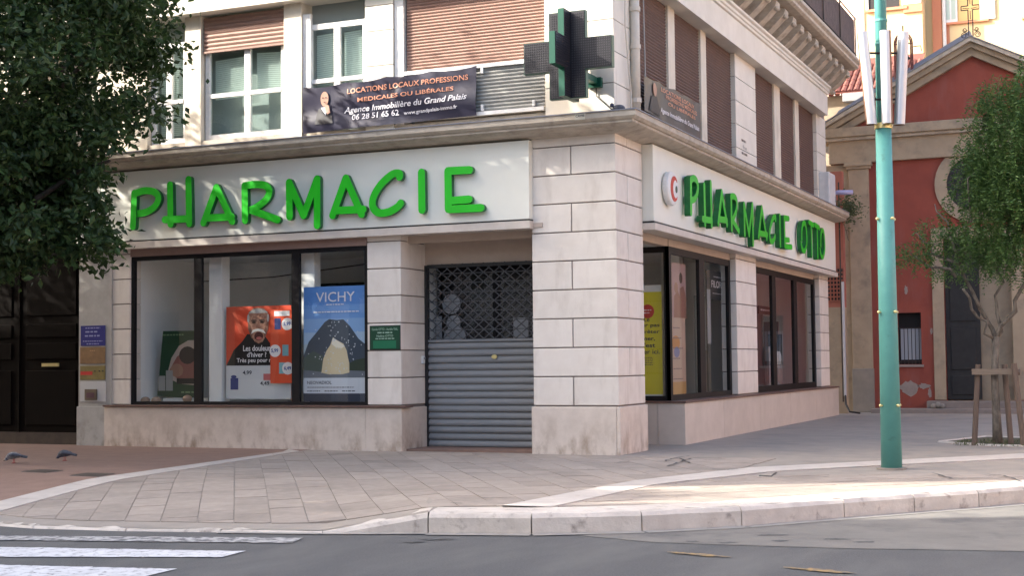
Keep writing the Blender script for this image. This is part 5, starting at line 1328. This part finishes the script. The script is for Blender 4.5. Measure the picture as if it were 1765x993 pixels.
def ywin(px0, px1, py0, py1, open_px):
    a0, b0 = yx(px0, py1); a1, b1 = yx(px1, py0)
    w = MB().box(FY, a0, a1, b0, b1, -.02, .02).build('window', M['ochre'], hy)
    for (s0, s1) in open_px:
        c0, c1 = yx(s0, py1)[0], yx(s1, py1)[0]
        sh = MB().box(FY, c0, c1, b0, b1, .03, .08).build('shutter', M['white_frame'], w)
        n = 2
        for k in range(n):
            e0 = c0+(c1-c0)*(.12+.44*k); MB().box(FY, e0, e0+(c1-c0)*.3, b0+.12, b1-.12, .08, .095).build('louvre', pm('greenlouv', 175, 190, 180), w)
    MB().box(FY, a0-.05, a1+.05, b0-.08, b0, .0, .12).build('sill', M['orange_wall'], w)
ywin(1628, 1700, -40, 40, [(1628, 1651), (1690, 1716)]); ywin(1764, 1830, -60, 30, [(1764, 1790)])
MB().tube([FY.P(yx(1572, 100)[0], 9, .05), FY.P(yx(1572, 100)[0], 20, .05)], .035, 6).build('downpipe', M['orange_wall'], hy)
hp_ = thing('pink_house', 'sunlit cream and salmon house with dark window behind the cornice end', 'house', (-3, 35.0, 0))
FP2 = FRONT(34.9)
def zx(x, y): return fx(x, y, 34.9)
xr2 = zx(1590, 50)[0]
MB().box(FP2, -14, zx(1490, 50)[0], 0, 22, -6, 0).build('wall', mat('pale_rose', (.62, .48, .40), .85), hp_)
MB().box(FP2, zx(1490, 50)[0], xr2, 0, 22, -.9, -.05).build('wall', M['yellow_wall'], hp_)
a0, b0 = zx(1497, 16); a1, b1 = zx(1548, -60)
w = MB().box(FP2, a0, a1, b0, b1, -.06, .0).build('window', M['dark_in'], hp_); MB().box(FP2, a0-.1, a0, b0-.05, b1, -.05, .05).build('frame', M['white_frame'], w); MB().box(FP2, a0-.1, a1+.3, b0-.12, b0-.02, -.05, .08).build('sill', M['orange_wall'], w)
MB().box(FP2, zx(1556, 20)[0], zx(1588, 20)[0], zx(1556, 8)[1], 22, -.05, .06).build('shutter', M['white_frame'], w)
MB().box(FP2, zx(1557, 20)[0], zx(1590, 20)[0], zx(1556, 22)[1], zx(1556, 6)[1], -.04, .04).build('orange_panel', M['orange_wall'], hp_)

# ================================================================== TREES
random.seed(5)
def limb(mb, p0, p1, r0, r1, n=5, wob=.08, seg=8):
    pts = [Vector(p0).lerp(Vector(p1), i/n)+(Vector((random.gauss(0, wob), random.gauss(0, wob), random.gauss(0, wob))) if 0 < i < n else Vector()) for i in range(n+1)]
    mb.tube(pts, [r0+(r1-r0)*i/n for i in range(n+1)], seg); return pts
lt = thing('street_tree', 'large dark leafy street tree overhanging the left end of the shop', 'tree', (-8.9, -4.5, 0))
mb = MB(); limb(mb, (-8.9, -4.5, -.05), (-8.8, -4.5, 3.4), .2, .15, 6, .03, 12)
for (x, y, z) in ((-6.4, -4.6, 5.8), (-7.2, -3.0, 6.5), (-7.4, -6.2, 6.0), (-9.2, -4.0, 8.0), (-11, -5, 6), (-10.3, -3, 6.2), (-6.0, -4.3, 4.3), (-7.8, -4.6, 8.2)): limb(mb, (-8.8, -4.5, 3.2), (x, y, z), .09, .02, 6, .12, 7)
mb.build('trunk', M['bark_d'], lt, smooth=True)
cl = []
while len(cl) < 360:
    d = Vector((random.gauss(0, 1), random.gauss(0, 1), random.gauss(0, 1))).normalized(); r = random.uniform(.35, 1)**.6
    p = Vector((-8.55+3.35*d.x*r, -4.5+2.6*d.y*r, 6.6+3.9*d.z*r))
    if p.z < 3.0 or p.x > -5.6: continue
    if p.z < 4.6 and p.x > -6.0: continue
    cl.append((p, random.uniform(.28, .55)))
for p in ((-6.05, -4.5, 3.7), (-6.2, -4.4, 3.3), (-6.4, -4.6, 3.05), (-5.85, -4.6, 3.2), (-6.1, -4.5, 4.1), (-7.2, -4.5, 2.95), (-7.7, -4.7, 2.85), (-8.3, -4.4, 2.8), (-6.8, -4.5, 3.3), (-5.85, -4.5, 4.6)): cl.append((Vector(p), .26))
for i in range(28): cl.append((Vector((random.uniform(-8.4, -6.2), random.uniform(-5.4, -3.6), random.uniform(3.1, 5.2))), .40))
def lf1():
    p, r = random.choice(cl); d = Vector((random.gauss(0, 1), random.gauss(0, 1), random.gauss(0, .8)))
    return p+d*r*.5, None
cloud('crown', *leafcloud(70000, lf1, .122, .55, .6), M['leaf'], lt)
# unseen row trees left of the frame, added and thinned to dapple the sign
for (tx_, ty_, lab) in ((-14.3, -4.6, 'unseen street tree added beside the dark door to dapple the sign'), (-19.9, -4.2, 'unseen street tree added at the row end to dapple the front')):
    t_ = thing('street_tree', lab, 'tree', (tx_, ty_, 0)); mb = MB(); limb(mb, (tx_, ty_, -.1), (tx_, ty_, 4.6), .2, .14, 6, .03, 10); cc = []
    for k in range(6): limb(mb, (tx_, ty_, 4.4), (tx_+2.2*math.cos(k), ty_+1.8*math.sin(k), 7.5+.4*k), .09, .02, 5, .12, 7)
    mb.build('trunk', M['bark_d'], t_, smooth=True)
    while len(cc) < 230:
        d = Vector((random.gauss(0, 1), random.gauss(0, 1), random.gauss(0, 1))).normalized()*random.uniform(.2, 1)**.5
        cc.append(Vector((tx_+3.4*d.x, ty_+2.3*d.y, 7.3+3.4*d.z)))
    def lf3(): return random.choice(cc)+Vector((random.gauss(0, 1), random.gauss(0, 1), random.gauss(0, .8)))*.24, None
    cloud('crown', *leafcloud(10500, lf3, .15, .6, .5), M['leaf'], t_)

st2 = thing('street_tree', 'unseen leafy tree added to block the sunbeam over the crossing ramp', 'tree', (-12.6, -13.7, -.2))  # added out of view to stop the sunbeam over the dropped kerb
mb = MB(); limb(mb, (-12.6, -13.7, -.2), (-12.6, -13.7, 5.2), .18, .12, 6, .03, 10)
for p in ((-13.5, -13.2, 8), (-11.6, -14.2, 8.2), (-12.7, -12.8, 9), (-12.3, -14.6, 7)): limb(mb, (-12.6, -13.7, 5), p, .08, .02, 5, .1, 7)
mb.build('trunk', M['bark_d'], st2, smooth=True)
cl2 = []
while len(cl2) < 150:
    d = Vector((random.gauss(0, 1), random.gauss(0, 1), random.gauss(0, 1))).normalized()*random.uniform(.2, 1)**.5
    cl2.append((Vector((-12.6+1.7*d.x, -13.7+1.8*d.y, 7.1+2.6*d.z)), .4))
def lf2():
    p, r = random.choice(cl2); return p+Vector((random.gauss(0, 1), random.gauss(0, 1), random.gauss(0, .8)))*r*.55, None
cloud('crown', *leafcloud(22000, lf2, .16, .6, .5), M['leaf'], st2)
random.seed(21)
rt_ = thing('pepper_tree', 'slender pepper tree with drooping foliage tied to wooden stakes', 'tree', (5.05, 3.79, 0))
mb = MB(); base = Vector((5.05, 3.79, -.02)); fk = Vector((5.06, 3.79, 1.74))
mb.tube([base, (5.04, 3.79, .5), (5.03, 3.8, 1.1), fk], [.085, .066, .058, .06], 10)
LB = [limb(mb, fk-Vector((0, 0, .05)), p, r, .02, 6, .05, 8) for p, r in (((4.55, 3.6, 2.9), .038), ((5.75, 3.9, 2.9), .042), ((5.1, 3.95, 2.8), .03), ((4.62, 3.4, 2.5), .026))]
for a, b in (((4.55, 3.6, 2.9), (3.9, 3.5, 3.45)), ((4.55, 3.6, 2.9), (4.9, 3.4, 4.4)), ((5.75, 3.9, 2.9), (6.3, 3.9, 4.6)), ((5.1, 3.95, 2.8), (5.6, 4.1, 5.0)), ((4.5, 3.5, 2.7), (3.75, 3.6, 3.1)), ((5.6, 4.1, 4.4), (6.2, 4, 6.0)), ((4.6, 3.5, 3.0), (4.2, 3.6, 3.9))): limb(mb, a, b, .028, .008, 6, .06, 6)
mb.build('trunk', M['bark'], rt_, smooth=True)
V = []; Fc = []
def strand(p, L, k):
    d = Vector((random.gauss(0, .35), random.gauss(0, .35), -.3)); q0 = Vector(p)
    n = int(L/.045)
    for i in range(n):
        d = (d+Vector((0, 0, -.12))).normalized(); q0 = q0+d*.045
        for s in (-1, 1):
            side = d.cross(Vector((random.gauss(0, 1), random.gauss(0, 1), .2))).normalized()*s
            u = (side+d*.5).normalized(); wv = u.cross(Vector((random.gauss(0, 1), random.gauss(0, 1), random.gauss(0, 1)))).normalized()
            sz = random.uniform(.05, .09); b = len(V)
            V.extend([tuple(q0), tuple(q0+u*sz*.5+wv*sz*.14), tuple(q0+u*sz), tuple(q0+u*sz*.5-wv*sz*.14)]); Fc.append((b, b+1, b+2, b+3))
def blobs(c, r, n, L):
    for i in range(n):
        d = Vector((random.gauss(0, 1), random.gauss(0, 1), random.gauss(0, 1))).normalized()*random.uniform(.3, 1)**.5
        strand((c[0]+r[0]*d.x, c[1]+r[1]*d.y, c[2]+r[2]*d.z), L*random.uniform(.5, 1.2), i)
blobs((6.25, 3.9, 5.0), (1.55, 1.2, 1.35), 1500, .95); blobs((5.3, 3.8, 4.2), (.85, .8, .6), 520, .75); blobs((6.3, 3.9, 6.1), (.8, .7, .45), 260, .7)
blobs((5.5, 3.7, 3.2), (.8, .7, .3), 330, .5); blobs((4.25, 3.6, 3.55), (.4, .35, .2), 70, .36); blobs((3.95, 3.5, 3.2), (.45, .35, .18), 75, .36); blobs((4.75, 3.6, 3.35), (.45, .4, .3), 130, .45)
blobs((6.6, 3.8, 3.5), (1.0, .9, .5), 460, .6); blobs((4.45, 3.6, 2.85), (.4, .3, .14), 45, .26); blobs((4.95, 3.8, 4.8), (.45, .5, .4), 130, .7); blobs((5.3, 3.8, 5.6), (.5, .5, .4), 150, .8)
cloud('crown', V, Fc, M['leaf_p'], rt_)
sk = thing('tree_guard', 'weathered wooden stake frame tied around the pepper tree trunk', 'tree stakes', (5.05, 3.79, 0))
sx = {}
def pxy(x, y, yy): a = fx(x, y, yy); return (a[0], yy, a[1])
for (t, b_, yy) in (((1686, 634), (1679, 763), 3.75), ((1731, 634), (1743, 766), 3.9), ((1748, 632), (1765, 762), 3.55)):
    p1, p0 = pxy(*t, yy), pxy(*b_, yy); MB().tube([(p0[0], p0[1], -.05), (p1[0], p1[1], p1[2]+.05)], [.045, .042], 8).build('stake', M['stake'], sk)
p0, p1 = pxy(1675, 640, 3.66), pxy(1752, 640, 3.66)
MB().box(FRONT(3.66), p0[0], p1[0], p0[2]-.06, p0[2]+.035, -.02, .02).build('rail', M['stake_top'], sk, bevel=.005)
MB().box(RIGHT(p1[0]-.02), 3.6, 4.0, p0[2]-.06, p0[2]+.05, -.02, .02).build('rail', M['stake_top'], sk, bevel=.005)
MB().tube([(p1[0], 3.6, p0[2]-.02), (p1[0]+.06, 3.6, p0[2]-.02)], .05, 10).build('stake_end', M['stake'], sk)
MB().tube([(5.03-.1, 3.8, 1.17), (5.03, 3.7, 1.19), (5.03+.1, 3.8, 1.17), (5.03, 3.9, 1.18), (5.03-.1, 3.8, 1.17)], .012, 6).build('tie', M['black'], sk)
# tree pit
tpit = thing('tree_pit', '', '', (5, 3.8, 0), kind='structure')
pp_ = [gz(x, y) for x, y in ((1618, 763), (1700, 769), (1800, 771), (1790, 757), (1700, 754))]
MB().face([(p[0], p[1], .008) for p in pp_]).build('soil', M['soil'], tpit)
for i in range(len(pp_)):
    a, b = pp_[i], pp_[(i+1) % len(pp_)]
    MB().tube([(a[0], a[1], .0), (b[0], b[1], .0)], .03, 4).build('edging', M['band'], tpit)
def gr():
    return Vector((random.uniform(4.4, 6.0), random.uniform(3.2, 4.9), .01)), Vector((random.gauss(0, .4), random.gauss(0, .4), 1)).normalized()
g_o = cloud('grass', *leafcloud(700, gr, .05, .2), M['weed'], None); g_o['kind'] = 'stuff'

# ================================================================== THE REST OF THE SQUARE and added sun blockers, behind and beside the camera
def block(name, label, pts, h, mt_, wins):
    r = thing(name, label, 'building', (pts[0][0], pts[0][1], 0))
    MB().prism(WORLD, pts, -.2, h).build('wall', mt_, r)
    for (p0, p1) in wins:
        a, b = Vector((*p0, 0)), Vector((*p1, 0)); u = (b-a).normalized(); fr = Fr(a, u, (0, 0, 1)); L = (b-a).length; n = int(L/3.2)
        for k in range(n):
            for z in (1.0, 4.6, 7.8, 11.0, 14.2, 17.4):
                if z+2.2 > h-.4: continue
                o = MB().box(fr, 1.0+3.2*k, 2.2+3.2*k, z, z+2.0, .0, .05).build('window', M['frame'], r)
    return r
block('offscreen_building', 'unseen tall ochre block added to shade the shop front and pavement', [(-14.5, -14), (-52, -33.5), (-60, -31), (-60, -14)], 19.4, M['far'], [((-14.5, -14), (-60, -14))])  # added wedge, corner and height set by the shadow edge it casts
block('offscreen_building', 'unseen broad cream block added to shade the road and left kerb', [(-14.9, -16.3), (-14.9, -42), (-54, -60), (-54, -37.6)], 19, M['cream'], [((-14.9, -42), (-14.9, -16.3))])  # second added blocker, leaves only a narrow sunbeam along the right kerb
block('offscreen_building', 'pale ochre terrace facing the shop front', [(-8, -36), (34, -40), (34, -52), (-8, -50)], 13, M['far'], [((34, -40), (-8, -36))])
block('offscreen_building', 'rose terrace facing the side street front', [(24, 44), (24, -16), (34, -16), (34, 44)], 12, M['far_pink'], [((24, -16), (24, 44))])
